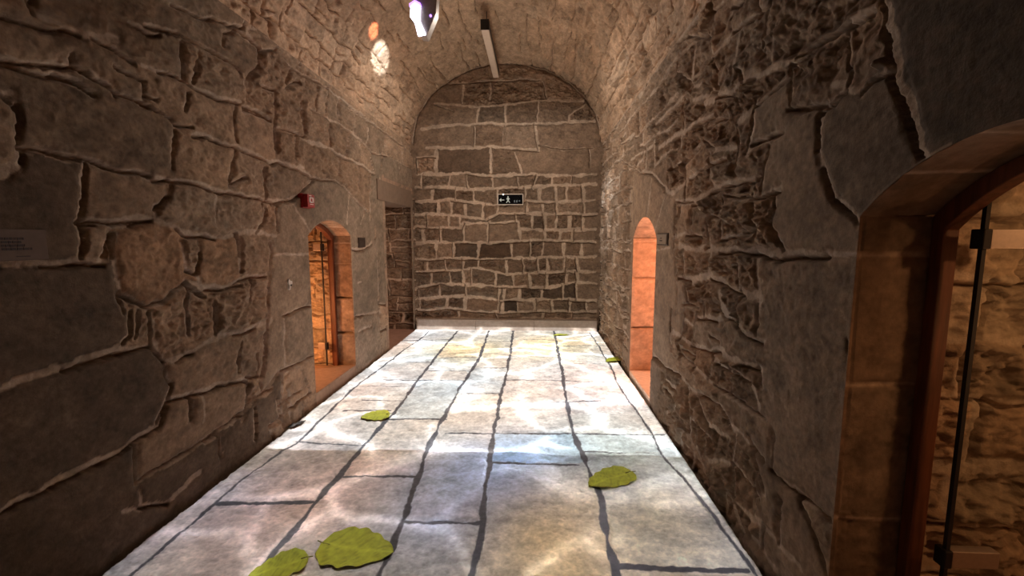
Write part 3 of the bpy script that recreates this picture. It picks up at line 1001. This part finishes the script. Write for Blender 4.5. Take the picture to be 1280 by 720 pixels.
class MB:
    def __init__(self):
        self.v, self.f = [], []

    def add(self, v, f):
        n = len(self.v)
        self.v += [tuple(p) for p in v]
        self.f += [tuple(i + n for i in q) for q in f]
        return self

    def box(self, *a):
        return self.add(*box_data(*a))

    def prism(self, pts, axis, a, b):
        """pts: 2d outline (ccw), extruded along axis from a to b"""
        def P(p, t):
            q = list(p)
            q.insert(axis, t)
            return tuple(q)
        n = len(pts)
        v = [P(p, a) for p in pts] + [P(p, b) for p in pts]
        f = [tuple(range(n))[::-1], tuple(range(n, 2 * n))] + [(i, (i + 1) % n, n + (i + 1) % n, n + i) for i in range(n)]
        return self.add(v, f)

    def tube(self, path, r, n=10):
        from mathutils import Vector
        rings = []
        path = [Vector(p) for p in path]
        for i, p in enumerate(path):
            d = (path[min(i + 1, len(path) - 1)] - path[max(i - 1, 0)]).normalized()
            a = d.orthogonal().normalized()
            b = d.cross(a)
            rr = r[i] if isinstance(r, (list, tuple)) else r
            rings.append([tuple(p + (a * math.cos(2 * math.pi * k / n) + b * math.sin(2 * math.pi * k / n)) * rr) for k in range(n)])
        v = [q for g in rings for q in g]
        f = []
        for i in range(len(rings) - 1):
            for k in range(n):
                f.append((i * n + k, i * n + (k + 1) % n, (i + 1) * n + (k + 1) % n, (i + 1) * n + k))
        f.append(tuple(range(n))[::-1])
        f.append(tuple(range((len(rings) - 1) * n, len(rings) * n)))
        return self.add(v, f)

    def build(self, name, mat, parent=None, bevel=0.0, smooth=False, kind=None, loc=None):
        v = self.v
        if loc is not None:
            v = [(p[0] - loc[0], p[1] - loc[1], p[2] - loc[2]) for p in v]
        o = link_mesh(name, v, self.f, mat, parent, smooth, None, kind)
        import bmesh
        bm = bmesh.new()
        bm.from_mesh(o.data)
        bmesh.ops.recalc_face_normals(bm, faces=bm.faces)
        bm.to_mesh(o.data)
        bm.free()
        if bevel:
            md = o.modifiers.new('bevel', 'BEVEL')
            md.width = bevel
            md.segments = 2
            md.limit_method = 'ANGLE'
        return o


def thing(name, label, cat, loc, group=None):
    o = bpy.data.objects.new(name, None)
    o.empty_display_size = 0.05
    o.location = loc
    COL.objects.link(o)
    o['label'] = label
    o['category'] = cat
    if group:
        o['group'] = group
    return o


def tag(o, label, cat, group=None):
    o['label'] = label
    o['category'] = cat
    if group:
        o['group'] = group
    return o


# ------------------------------------------------------------------ shell behind, below and around
def slab_relief(name, origin, eu, ev, en, lu, lv, nu, nv, seed, mat=None, segs=None, cs=(0.22, 0.34, 0.35, 0.7), amp=0.02, rough=0.8, base=STONE,
                typ='jjd', sign=1, **kw):
    o, eu, ev, en = map(np.array, (origin, eu, ev, en))

    def pos(U, V, H):
        return tuple(o[i] + eu[i] * U + ev[i] * V + en[i] * H for i in range(3))
    sg = segs if segs is not None else courses(0, lu, 0, lv, *cs, seed, typ)
    c = np.cross(eu, ev)
    sign = 1 if float(np.dot(c, en)) > 0 else -1
    return relief(name, pos, np.linspace(0, lu, nu), np.linspace(0, lv, nv), sg, mat or M_WALL, seed=seed, amp=amp, rough=rough, sign=sign, base=base, **kw)


slab_relief('wall_back', (XL - .05, YB, Z0), (1, 0, 0), (0, 0, 1), (0, 1, 0), XR - XL + .1, ZS + BZ - Z0 + .05, 60, 70, 41)
MB().box(XL - 3.2, XR + 3.2, YB - .1, YE + 1.2, Z0 - 0.08, Z0 - 0.005).build('floor', plain('lower_floor', (0.20, 0.13, 0.095), 0.8, noise=0.2, sc=14, bump=0.3), kind='structure')

# stone step along the end wall
bp = MB()
zt = float(hit(632, 400, 1, YE - 0.10)[2])
xs = [XL + 0.04, -1.10, 0.02, XR - 0.03]
for a, b in zip(xs, xs[1:]):
    bp.box(a + 0.002, b - 0.002, YE - 0.10, YE + 0.03, -0.02, zt)
bp.build('baseboard_end', plain('plinth_stone', (0.36, 0.29, 0.24), 0.75, noise=0.14, sc=18, bump=0.25), bevel=0.006, kind='structure')


# ------------------------------------------------------------------ doorways: deep jambs, soffit, sill
def doorway(n, d, side, depth, sill, seed, frame_at, rough_beyond, base, mat_sill, jamb_joints, deepbase=None):
    s = -1 if side == 'L' else 1
    X = XL if side == 'L' else XR
    # far jamb (faces the photographer) and near jamb
    for jj, (yy, ny) in enumerate(((d['y1'], -1), (d['y0'], 1))):
        hgt = d['zs'] - Z0
        segs = [('j', (0, z - Z0), (frame_at, z - Z0 + 0.005)) for z in jamb_joints]
        nm = 'trim_%d' % (n * 10 + jj + 1)
        slab_relief(nm, (X, yy, Z0), (s, 0, 0), (0, 0, 1), (0, ny, 0), frame_at, hgt, 50, 200, seed + jj, mat=M_ASH, segs=segs,
                    amp=0.010, rough=0.5, base=base, warp=0.01, jw=0.006, bevel=0.012, offs_amp=0.002, tintvar=0.12, mort_depth=0.006,
                    edge_fade=0.0, outline=[((0, 0), (0, hgt)), ((0, hgt), (frame_at, hgt))])
        slab_relief('trim_%d' % (n * 10 + jj + 5), (X + s * frame_at, yy, Z0), (s, 0, 0), (0, 0, 1), (0, ny, 0), depth - frame_at, hgt + 0.35,
                    130 if jj == 0 else 30, 330 if jj == 0 else 60, seed + 3 + jj, cs=(0.17, 0.28, 0.25, 0.55), amp=0.026 * rough_beyond, rough=1.0,
                    base=deepbase if deepbase is not None else base * 1.1, typ='jjm', offs_amp=0.02, warp=0.03)
    # soffit
    us = np.linspace(d['y0'], d['y1'], 60)
    av = arch(d, us)
    arcl = np.concatenate([[0], np.cumsum(np.hypot(np.diff(us), np.diff(av)))])

    def pos(U, V, H):
        y = np.interp(V, arcl, us)
        z = arch(d, y) - H
        return X + s * U, y, z
    L = float(arcl[-1])
    sg = [('l', (0, L * k), (depth, L * k)) for k in (0.2, 0.4, 0.6, 0.8)]
    relief('trim_%d' % (n * 10 + 3), pos, np.linspace(0, frame_at + 0.05, 40), np.linspace(0, L, 90), sg, M_ASH, seed=seed + 7, amp=0.008, rough=0.4,
           sign=1, base=base, warp=0.004, jw=0.006, bevel=0.01, offs_amp=0.0, tintvar=0.06)
    # sill
    if sill:
        MB().box(min(X, X + s * depth), max(X, X + s * depth), d['y0'], d['y1'], Z0, sill).build('trim_%d' % (n * 10 + 4), mat_sill, bevel=0.008, kind='structure')


M_SILL = plain('sill_stone', (0.34, 0.225, 0.155), 0.8, noise=0.15, sc=18, bump=0.3)
M_SILL2 = plain('pale_sill_stone', (0.80, 0.66, 0.54), 0.8, noise=0.12, sc=18, bump=0.3)
doorway(1, DL, 'L', 1.7, 0.12, 100, 0.225, 1.0, STONE * 1.25, M_SILL, (0.55, 1.0, 1.42, 1.68), STONE * 1.7)
doorway(2, DR, 'R', 1.6, 0.055, 120, 0.9, 0.5, STONE * 1.6, M_SILL2, (0.62, 1.25, 1.70), STONE * 1.6)
doorway(3, DN, 'R', 1.9, 0.10, 140, 0.275, 1.2, STONE * 0.95, M_SILL, (0.60, 1.17, 1.68), STONE * 1.5)

# rooms beyond the doors: plain closed shells
def shell(x0, x1, y0, y1, z1, n):
    mb = MB()
    for (a) in ((x0 - .1, x0, y0, y1, Z0, z1), (x1, x1 + .1, y0, y1, Z0, z1), (x0, x1, y0 - .1, y0, Z0, z1), (x0, x1, y1, y1 + .1, Z0, z1), (x0, x1, y0, y1, z1, z1 + .1)):
        mb.box(*a)
    return mb


M_ROOM = plain('side_room_stone', (0.30, 0.20, 0.14), 0.85, noise=0.25, sc=8, bump=0.5)


def room(n, side, y0, y1, depth, z1):
    """side room: back wall, two end walls and a lid, open towards the corridor"""
    s = -1 if side == 'L' else 1
    X = XL if side == 'L' else XR
    xa, xb = X + s * 0.06, X + s * depth
    mb = MB()
    mb.box(min(xb, xb + s * .1), max(xb, xb + s * .1), y0, y1, Z0, z1)
    mb.box(min(xa, xb), max(xa, xb), y0 - .1, y0, Z0, z1)
    mb.box(min(xa, xb), max(xa, xb), y1, y1 + .1, Z0, z1)
    mb.box(min(xa, xb), max(xa, xb), y0, y1, z1, z1 + .1)
    mb.build('wall_side_room' + ('' if n == 0 else '_%s' % ('left', 'right', 'near', 'passage')[n - 1]), M_ROOM, kind='structure')


room(1, 'L', DL['y0'] - .12, DL['y1'] + .12, 1.75, 2.35)
room(2, 'R', DR['y0'] - .12, DR['y1'] + .12, 1.65, 2.35)
room(3, 'R', DN['y0'] - .12, DN['y1'] + .12, 1.95, 2.45)
# side passage by the end wall
mb = MB()
mb.box(XL - 2.9, XL - 2.8, PL['y0'] - .3, YE + .1, Z0, 2.7)
mb.box(XL - 2.9, XL - .0, PL['y0'] - .1, PL['y0'] + .0, Z0, 2.7)
mb.box(XL - 2.9, XL + 0.0, PL['y0'], YE + .1, PL['z'] + 0.25, PL['z'] + 0.35)
mb.build('wall_passage', M_ROOM, kind='structure')
M_PFLOOR = plain('pink_floor_tiles', (0.42, 0.25, 0.19), 0.7, noise=0.1, sc=10)
MB().box(XL - 2.8, XL + 0.03, PL['y0'], YE, Z0, -0.02).build('floor', M_PFLOOR, kind='structure')
# lintel underside
MB().box(XL - 0.4, XL + 0.014, PL['y0'] - 0.34, PL['y1'] + 0.03, PL['z'] - 0.004, PL['z'] + 0.29).build('trim_40', plain('lintel_stone', (0.18, 0.125, 0.09), 0.8, noise=0.12, sc=14), kind='structure')


# ------------------------------------------------------------------ door frames and glass doors
def arch_frame(d, xa, xb, width, mat, parent, sill):
    """timber lining that follows the arch: outline minus inset, extruded in x"""
    us = np.linspace(d['y0'], d['y1'], 22)
    av = arch(d, us)
    out = [(d['y0'], sill)] + [(float(a), float(b)) for a, b in zip(us, av)] + [(d['y1'], sill)]
    inn = [(d['y0'] + width, sill)] + [(float(d['y0'] + width + (a - d['y0']) * (d['y1'] - d['y0'] - 2 * width) / (d['y1'] - d['y0'])), float(b) - width) for a, b in zip(us, av)] + [(d['y1'] - width, sill)]
    n = len(out)
    v = []
    for x in (xa, xb):
        v += [(x, p[0], p[1]) for p in out] + [(x, p[0], p[1]) for p in inn]
    f = []
    for i in range(n - 1):
        f.append((i, i + 1, n + i + 1, n + i))
        f.append((2 * n + i, 3 * n + i, 3 * n + i + 1, 2 * n + i + 1))
        f.append((n + i, n + i + 1, 3 * n + i + 1, 3 * n + i))
        f.append((i, 2 * n + i, 2 * n + i + 1, i + 1))
    for i in (0, n - 1):
        f.append((i, n + i, 3 * n + i, 2 * n + i))
    return MB().add(v, f).build('frame', mat, parent, bevel=0.004)


def glass_door(n, label, d, side, fx, sill, fw, leafy, leaf_x0, leaf_len, ztop, hz, hh, hl):
    s = -1 if side == 'L' else 1
    X = XL if side == 'L' else XR
    t = thing('glass_door', label, 'door', (0, 0, 0))
    a, b = X + s * fx, X + s * (fx + 0.058)
    arch_frame(d, min(a, b), max(a, b), fw, M_WOOD, t, sill)
    # thin rebate strip on the frame
    rb = X + s * (fx + 0.058)
    arch_frame(d, min(b, rb + s * 0.02), max(b, rb + s * 0.02), fw * 0.55, M_WOOD, t, sill).name = 'door_stop'
    x0, x1 = X + s * leaf_x0, X + s * (leaf_x0 + leaf_len)
    leaf = MB().box(min(x0, x1), max(x0, x1), leafy - 0.005, leafy + 0.005, sill + 0.02, ztop).build('glass_leaf', M_GLASS, t)
    e0 = x0 - s * 0.014
    MB().box(min(e0, x0), max(e0, x0), leafy - 0.008, leafy + 0.008, sill + 0.02, ztop + 0.02).build('edge_seal', M_BLACK, t)
    for z in hz:
        h0, h1 = X + s * (leaf_x0 - 0.0), X + s * (leaf_x0 + hl)
        h = MB().box(min(h0, h1), max(h0, h1), leafy - 0.02, leafy + 0.02, z - hh, z + hh).build('hinge', M_STEEL, t, bevel=0.003)
        k0 = x0 - s * 0.03
        MB().box(min(k0, x0), max(k0, x0), leafy - 0.024, leafy + 0.024, z - hh * 1.05, z + hh * 1.05).build('hinge_pin', M_BLACKM, h, bevel=0.004)
    return t


glass_door(1, 'wooden framed glass door standing open in the arched doorway of the left wall', DL, 'L', 0.215, 0.12, 0.05, DL['y1'] - 0.10, 0.335, 0.85, 1.80, (1.63, 0.39), 0.042, 0.09)
glass_door(3, 'wooden framed glass door with black edge at the near right doorway', DN, 'R', 0.265, 0.10, 0.05, DN['y1'] - 0.13, 0.338, 0.95, 1.93, (1.745, 0.545), 0.033, 0.17)


# ------------------------------------------------------------------ fittings on the walls
def on_left(x0, y0, x1, y1):
    a, b = hit(x0, y0, 0, XL), hit(x1, y1, 0, XL)
    return float(a[1]), float(b[1])


# red fire alarm sounder
t = thing('fire_alarm_sounder', 'small red fire alarm box with white symbol above the left arched doorway', 'alarm', (XL, 4.42, 2.12))
fr = XL + 0.07
ya, yb = float(hit(384.5, 250, 0, fr)[1]), float(hit(393.5, 250, 0, fr)[1])
za, zb = float(hit(389, 259.5, 0, fr)[2]), float(hit(389, 243.0, 0, fr)[2])
t.location = (XL, (ya + yb) / 2, za)
LO = tuple(t.location)
MB().box(XL - 0.03, XL + 0.022, ya - 0.005, yb + 0.005, za - 0.005, zb + 0.005).build('back_box', M_RED, t, 0.006, loc=LO)
MB().box(XL + 0.022, fr, ya, yb, za, zb).build('casing', M_RED, t, 0.008, loc=LO)
h_, w_ = zb - za, yb - ya
sy = MB()
cy0, cy1, cz0, cz1 = ya + w_ * .22, yb - w_ * .18, za + h_ * .36, zb - h_ * .22
for a in ((cy0, cy1, cz0, cz0 + h_ * .09), (cy0, cy1, cz1 - h_ * .09, cz1), (cy0, cy0 + w_ * .16, cz0, cz1), (cy1 - w_ * .16, cy1, cz0, cz1), (cy0, cy1 - w_ * .3, zb - h_ * .14, zb - h_ * .09)):
    sy.box(fr, fr + 0.003, a[0], a[1], a[2], a[3])
sy.build('symbol', M_WHITE, t, loc=LO)
MB().box(fr, fr + 0.003, ya + w_ * .3, yb - w_ * .25, za + h_ * .22, za + h_ * .27).build('symbol', M_WHITE, t, loc=LO)

# dark ventilation grille right of the left doorway
A, B = hit(448.5, 297, 0, XL + .012), hit(457, 309, 0, XL + .012)
y0, y1, z1, z0 = float(A[1]), float(B[1]), float(A[2]), float(B[2])
t = thing('vent_grille', 'small dark brown slatted grille right of the left arched doorway', 'grille', (XL, (y0 + y1) / 2, z0))
LO = tuple(t.location)
fm = MB()
fm.box(XL - .03, XL + .012, y0, y0 + .012, z0, z1).box(XL - .03, XL + .012, y1 - .012, y1, z0, z1).box(XL - .03, XL + .012, y0, y1, z0, z0 + .01).box(XL - .03, XL + .012, y0, y1, z1 - .01, z1)
fm.build('frame', M_GRILLE, t, loc=LO)
MB().box(XL - .03, XL + .002, y0, y1, z0, z1).build('back_plate', M_BLACKM, t, loc=LO)
for k in range(5):
    z = z0 + .016 + (z1 - z0 - .03) * k / 4.6
    MB().box(XL, XL + .010, y0 + .01, y1 - .01, z, z + (z1 - z0) / 11).build('slat', M_GRILLE, t, loc=LO)

# beige wall plate right of the right doorway
A, B = hit(820.5, 293, 0, XR - .02), hit(832, 305.5, 0, XR - .02)
y1, y0, z1, z0 = float(A[1]), float(B[1]), float(A[2]), float(B[2])
t = thing('wall_plate', 'small beige control plate with two dark slots beside the right arched doorway', 'switch', (XR, (y0 + y1) / 2, z0))
LO = tuple(t.location)
MB().box(XR - .018, XR + .03, y0, y1, z0, z1).build('plate', M_BEIGE, t, .004, loc=LO)
MB().box(XR - .006, XR + .03, y0 - .012, y1 + .012, z0 - .012, z1 + .012).build('back_box', M_GRILLE, t, .003, loc=LO)
hh_ = z1 - z0
ym = (y0 + y1) / 2
MB().box(XR - .021, XR - .016, ym - .022, ym + .022, z0 + hh_ * .56, z0 + hh_ * .64).build('slot', M_BLACK, t, loc=LO)
MB().box(XR - .021, XR - .016, ym - .038, ym + .038, z0 + hh_ * .30, z0 + hh_ * .40).build('slot', M_BLACK, t, loc=LO)

# engraved plaque on the near left wall
A, B = hit(-6, 286, 0, XL + .012), hit(62, 324, 0, XL + .012)
y0, y1, z1, z0 = float(A[1]), float(B[1]), float(A[2]), float(B[2])
t = thing('wall_plaque', 'dim brown stone plaque with lines of faded lettering on the near left wall', 'plaque', (XL, (y0 + y1) / 2, z0))
LO = tuple(t.location)
MB().box(XL - .03, XL + .010, y0, y1, z0, z1).build('panel', M_PLAQUE, t, .003, loc=LO)
rr = random.Random(4)
for k in range(4):
    z = z1 - (z1 - z0) * (0.30 + 0.11 * k)
    ln = MB()
    y = y0 + .015
    ye_ = y1 - (.09 if k < 3 else .05) - rr.uniform(0, .02)
    while y < ye_:
        wd = rr.uniform(.008, .026)
        ln.box(XL + .009, XL + .0115, y, min(y + wd, ye_), z - .005, z + .005)
        y += wd + .004
    ln.build('lettering', M_INK, t, loc=LO)
MB().box(XL + .009, XL + .0115, y0 + .12, y1 - .13, z0 + .016, z0 + .020).build('lettering', M_INK, t, loc=LO)

# white plaster scar with a screw on the pier left of the left doorway
c = hit(361, 355, 0, XL)
t = thing('plaster_patch', 'tiny white plaster patch with a dark plug left of the left arched doorway', 'patch', (XL, float(c[1]), float(c[2])))
mb = MB()
pts = []
for k in range(14):
    a = 2 * math.pi * k / 14
    r_ = 0.038 * (1 + 0.35 * math.sin(3 * a + 1) + 0.15 * math.sin(5 * a))
    pts.append((r_ * .8 * math.cos(a), r_ * 1.2 * math.sin(a)))
mb.prism(pts, 0, -0.03, 0.016)
mb.build('plaster', M_PLASTER, t, .004)
MB().tube([(0.0, .008, -.012), (0.022, .008, -.012)], .009).build('plug', M_BLACKM, t)

# exit sign on the end wall
A, B = hit(622, 242.5, 1, YE - .05), hit(654, 256, 1, YE - .05)
x0, x1, z1, z0 = float(A[0]), float(B[0]), float(A[2]), float(B[2])
t = thing('exit_sign', 'black emergency exit sign with left arrow and running figure on end wall', 'sign', ((x0 + x1) / 2, YE, z0))
LO = tuple(t.location)
W_, H_ = x1 - x0, z1 - z0
MB().box(x0, x1, YE - .045, YE + .02, z0, z1).build('case', M_SIGNBLACK, t, .003, loc=LO)
fm = MB()
b_ = .012
fm.box(x0 - .003, x1 + .003, YE - .056, YE - .04, z0 - .003, z0 + b_).box(x0 - .003, x1 + .003, YE - .056, YE - .04, z1 - b_, z1 + .003)
fm.box(x0 - .003, x0 + b_, YE - .056, YE - .04, z0, z1).box(x1 - b_, x1 + .003, YE - .056, YE - .04, z0, z1)
fm.build('rim', M_RIM, t, .002, loc=LO)
fy0, fy1 = YE - .049, YE - .044


def sp(fx, fz):
    return (x0 + W_ * fx, z0 + H_ * fz)


def poly(pts):
    mb_ = MB()
    mb_.prism([sp(*p) for p in pts], 1, fy0, fy1)
    return mb_


poly([(.07, .45), (.135, .63), (.145, .49), (.26, .48), (.26, .42), (.145, .41), (.135, .27)]).build('arrow', M_SIGNGLOW, t, loc=LO)
fg = MB()
fg.prism([sp(.405 + .025 * math.cos(a), .74 + .06 * math.sin(a)) for a in np.linspace(0, 2 * math.pi, 10, endpoint=False)], 1, fy0, fy1)
for q in ([(.37, .66), (.43, .66), (.445, .42), (.385, .40)], [(.37, .64), (.34, .52), (.355, .48), (.39, .60)], [(.43, .66), (.48, .54), (.47, .50), (.42, .58)],
          [(.385, .43), (.36, .30), (.33, .20), (.35, .17), (.385, .27), (.42, .42)], [(.41, .42), (.46, .32), (.485, .20), (.465, .18), (.435, .28), (.39, .38)]):
    fg.prism([sp(*p) for p in q], 1, fy0, fy1)
fg.build('running_figure', M_SIGNGLOW, t, loc=LO)
for (a, b) in ((.66, .045), (.75, .05)):
    poly([(a - b / 2, .22), (a + b / 2, .22), (a + b / 2, .46), (a - b / 2, .40)]).build('mark', M_SIGNDIM, t, loc=LO)
poly([(.80, .36), (.88, .44), (.88, .28)]).build('mark', M_SIGNDIM, t, loc=LO)
MB().box(x0 + W_ * .20, x0 + W_ * .245, YE - .062, YE - .052, z1 - .022, z1 + .002).build('indicator_light', M_SPOT, t, .002, loc=LO)

# linear light hanging under the vault
hz_ = CAM_Z + 2.78
a = hit(607.5, 36, 2, hz_)
b = hit(619, 97, 2, hz_)
lx, ly0, ly1 = float(a[0] + b[0]) / 2, float(a[1]), min(float(b[1]), YE - 0.12)
t = thing('linear_ceiling_light', 'long pale linear light bar with black end hanging under the vault', 'light', (lx, (ly0 + ly1) / 2, hz_))
LO = tuple(t.location)
tl_ = 0.055
MB().box(lx - tl_, lx + tl_, ly0 + .012, ly1, hz_ + .03, hz_ + .12).build('housing', M_BLACKM, t, .004, loc=LO)
MB().box(lx - tl_ + .004, lx + tl_ - .004, ly0 + .012, ly1, hz_ - .005, hz_ + .034).build('diffuser', M_TUBE, t, .006, loc=LO)
MB().box(lx - tl_ - .003, lx + tl_ + .003, ly0, ly0 + .014, hz_ - .01, hz_ + .125).build('end_cap', M_BLACK, t, .003, loc=LO)
for y in (ly0 + .25, ly1 - .25):
    topz = ZS + BZ * math.sqrt(1 - ((lx - CX) / AX) ** 2)
    MB().tube([(lx, y, hz_ + .11), (lx, y, topz + .03)], .006).build('suspension_rod', M_BLACKM, t, loc=LO)

# projector under the vault
px_, py_, pz_ = PROJ
t = thing('ceiling_projector', 'grey boxy projector with glowing white lens slanting under the vault', 'projector', (px_, py_, pz_ + 0.1))
P0 = np.array(PROJ)


def ppt(x, y, dy=0.0):
    P = hit(x, y, 1, py_ + dy)
    return P


# tilted slab body: side outline taken in the plane across the corridor
bodypts = [(519, -16), (546, -16), (544, 14), (532, 44), (524, 43), (524, 22), (517, 12)]
o2 = [(float(ppt(*p)[0]), float(ppt(*p)[2])) for p in bodypts]
LO = tuple(t.location)
MB().prism(o2, 1, py_ + 0.03, py_ + 0.16).build('casing', M_GREYCASE, t, .008, loc=LO)
sc_ = [(513, 8), (519, 4), (525, 8), (524, 24), (532, 42), (522, 44), (518, 28), (512, 20)]
o3 = [(float(ppt(*p)[0]), float(ppt(*p)[2])) for p in sc_]
MB().prism(o3, 1, py_ + 0.005, py_ + 0.04).build('lens', M_LED, t, .004, loc=LO)
rimp = [(511.5, 8), (518, 2), (526, 7), (525, 3), (518, -1), (511, 4)]
o4 = [(float(ppt(*p)[0]), float(ppt(*p)[2])) for p in rimp]
MB().prism(o4, 1, py_ + 0.008, py_ + 0.035).build('lens_rim', M_LEDV, t, .002, loc=LO)
q = ppt(537.5, 18)
MB().tube([(float(q[0]), py_ + .035, float(q[2])), (float(q[0]), py_ + .022, float(q[2]))], .012).build('indicator_light', M_LEDV, t, loc=LO)
q = ppt(540, -10)
topz = ZS + BZ * math.sqrt(1 - ((float(q[0]) - CX) / AX) ** 2)
MB().tube([(float(q[0]), py_ + .2, float(q[2])), (float(q[0]), py_ + .2, topz + .06)], .02).build('mounting_pole', M_BLACKM, t, loc=LO)
MB().tube([(float(q[0]) + .04, py_ + .1, float(q[2]) - .02), (float(q[0]) + .12, py_ + .15, float(q[2]) + .12), (float(q[0]) + .2, py_ + .2, topz + .0)], .008).build('cable', M_BLACK, t, loc=LO)

# light that the projector mirror throws on the left wall
def hit_vault(x, y):
    d = FW * F_PX + RT * (x - 640) - UP * (y - 360)
    for t_ in np.linspace(0.002, 0.03, 4000):
        p = CC + d * t_
        if p[0] < XL or (p[2] > ZS and ((p[0] - CX) / AX) ** 2 + ((p[2] - ZS) / BZ) ** 2 > 1):
            return p
    return p


sp_t = hit_vault(475, 70)
SPT = spot('mirror_glint', (-1.25, 4.85, 4.0), (float(sp_t[0]), float(sp_t[1]), float(sp_t[2])), 420, (0.92, 0.97, 1.0), math.radians(13), 0.4)
sp_t2 = hit_vault(467, 38)
SPT2 = spot('orange_glint', (-1.25, 4.85, 4.05), (float(sp_t2[0]), float(sp_t2[1]), float(sp_t2[2])), 330, (1.0, 0.30, 0.16), math.radians(9), 0.4)


# ------------------------------------------------------------------ leaves of the projected floor image, built as solid meshes
def leaf_mesh(L, Wd, seed, stem=0.35, bend=0.1):
    r = random.Random(seed)
    n, m = 26, 13
    v, f, c = [], [], []
    for i in range(n):
        t_ = i / (n - 1)
        wv = Wd * 0.5 * (math.sin(math.pi * min(1, t_ ** 0.62)) ** 0.62) * (1 + 0.07 * math.sin(9 * t_ * math.pi + seed))
        if i in (0, n - 1):
            wv = 0.002
        for j in range(m):
            s_ = (j / (m - 1) - 0.5) * 2
            x = (t_ - 0.5) * L - 0.10 * L * abs(s_) * (1 - t_) ** 3
            y = s_ * wv + bend * L * (t_ - .5) ** 2
            z = 0.006 + 0.007 * abs(s_) ** 1.5 + 0.004 * math.sin(7 * t_ + 3 * s_ + seed)
            z += 0.0015 * math.cos((t_ * 9 - abs(s_) * 2.4) * 2 * math.pi) * abs(s_)
            v.append((x, y, max(z, 0.0045)))
            k = 1.0 + r.uniform(-.08, .08)
            if abs(s_) < 0.1:
                k = 1.25
            elif (t_ * 7 - abs(s_) * 1.6) % 1 < 0.14:
                k = 0.72
            c.append((0.33 * k, 0.34 * k, 0.030 * k))
    for i in range(n - 1):
        for j in range(m - 1):
            a_ = i * m + j
            f.append((a_, a_ + m, a_ + m + 1, a_ + 1))
    return v, f, c


LEAVES = [
    # px centre, length axis ends in pixels (stem side first), width factor, label
    ((409, 680), (491, 691), 0.80, 'largest projected green leaf on the pale slabs at the front, stem to the left'),
    ((379, 697), (309, 722), 0.80, 'projected green leaf cut by the bottom edge, left of the largest leaf'),
    ((784, 590), (735, 607), 0.66, 'projected green leaf crossing a dark slab joint at the right, with a ragged edge'),
    ((484, 517), (451, 522), 1.0, 'small round projected green leaf near the left wall, halfway down the floor'),
    ((776, 447), (757, 452), 0.55, 'tiny projected green leaf at the foot of the right wall before the doorway'),
    ((708, 418), (691, 419), 0.5, 'tiny projected yellow green leaf on the farthest slabs near the end wall'),
]
for i, (pa, pb, wf, lab) in enumerate(LEAVES):
    A, B = hit(*pa, 2, 0.01), hit(*pb, 2, 0.01)
    dx, dy = float(B[0] - A[0]), float(B[1] - A[1])
    L = math.hypot(dx, dy)
    v, f, c = leaf_mesh(L, L * wf, i + 2, bend=0.08)
    t = thing('projected_leaf', lab, 'leaf', (float(A[0] + B[0]) / 2, float(A[1] + B[1]) / 2, 0.0), 'projected leaves on the floor')
    t.rotation_euler = (0, 0, math.atan2(dy, dx))
    link_mesh('blade', v, f, M_LEAF, t, True, np.array(c))
    st = MB().tube([(-L * .46, 0, .008), (-L * .56, .01 * L, .009), (-L * .68, .05 * L, .007)], [.0045, .0035, .003], 6)
    link_mesh('stem', st.v, st.f, M_LEAF, t, True, np.full((len(st.v), 3), 0.5) * np.array([0.36, 0.34, 0.06]))

# dark dry scrap beside the left wall
A, B = hit(364, 535, 2, 0.0), hit(382, 528, 2, 0.0)
t = thing('dry_leaf', 'dark curled dry leaf on the floor against the left wall', 'leaf', (float(A[0] + B[0]) / 2, float(A[1] + B[1]) / 2, 0))
v, f, c = leaf_mesh(0.17, 0.06, 9)
v = [(p[0], p[1], p[2] + 0.03 * abs(math.sin(p[0] * 40)) * (0.3 + abs(p[1]) * 20) * 0.5) for p in v]
link_mesh('blade', v, f, M_LEAF, t, True, np.full((len(v), 3), 1.0) * np.array([0.02, 0.014, 0.01]))
t.rotation_euler = (0, 0, 1.2)
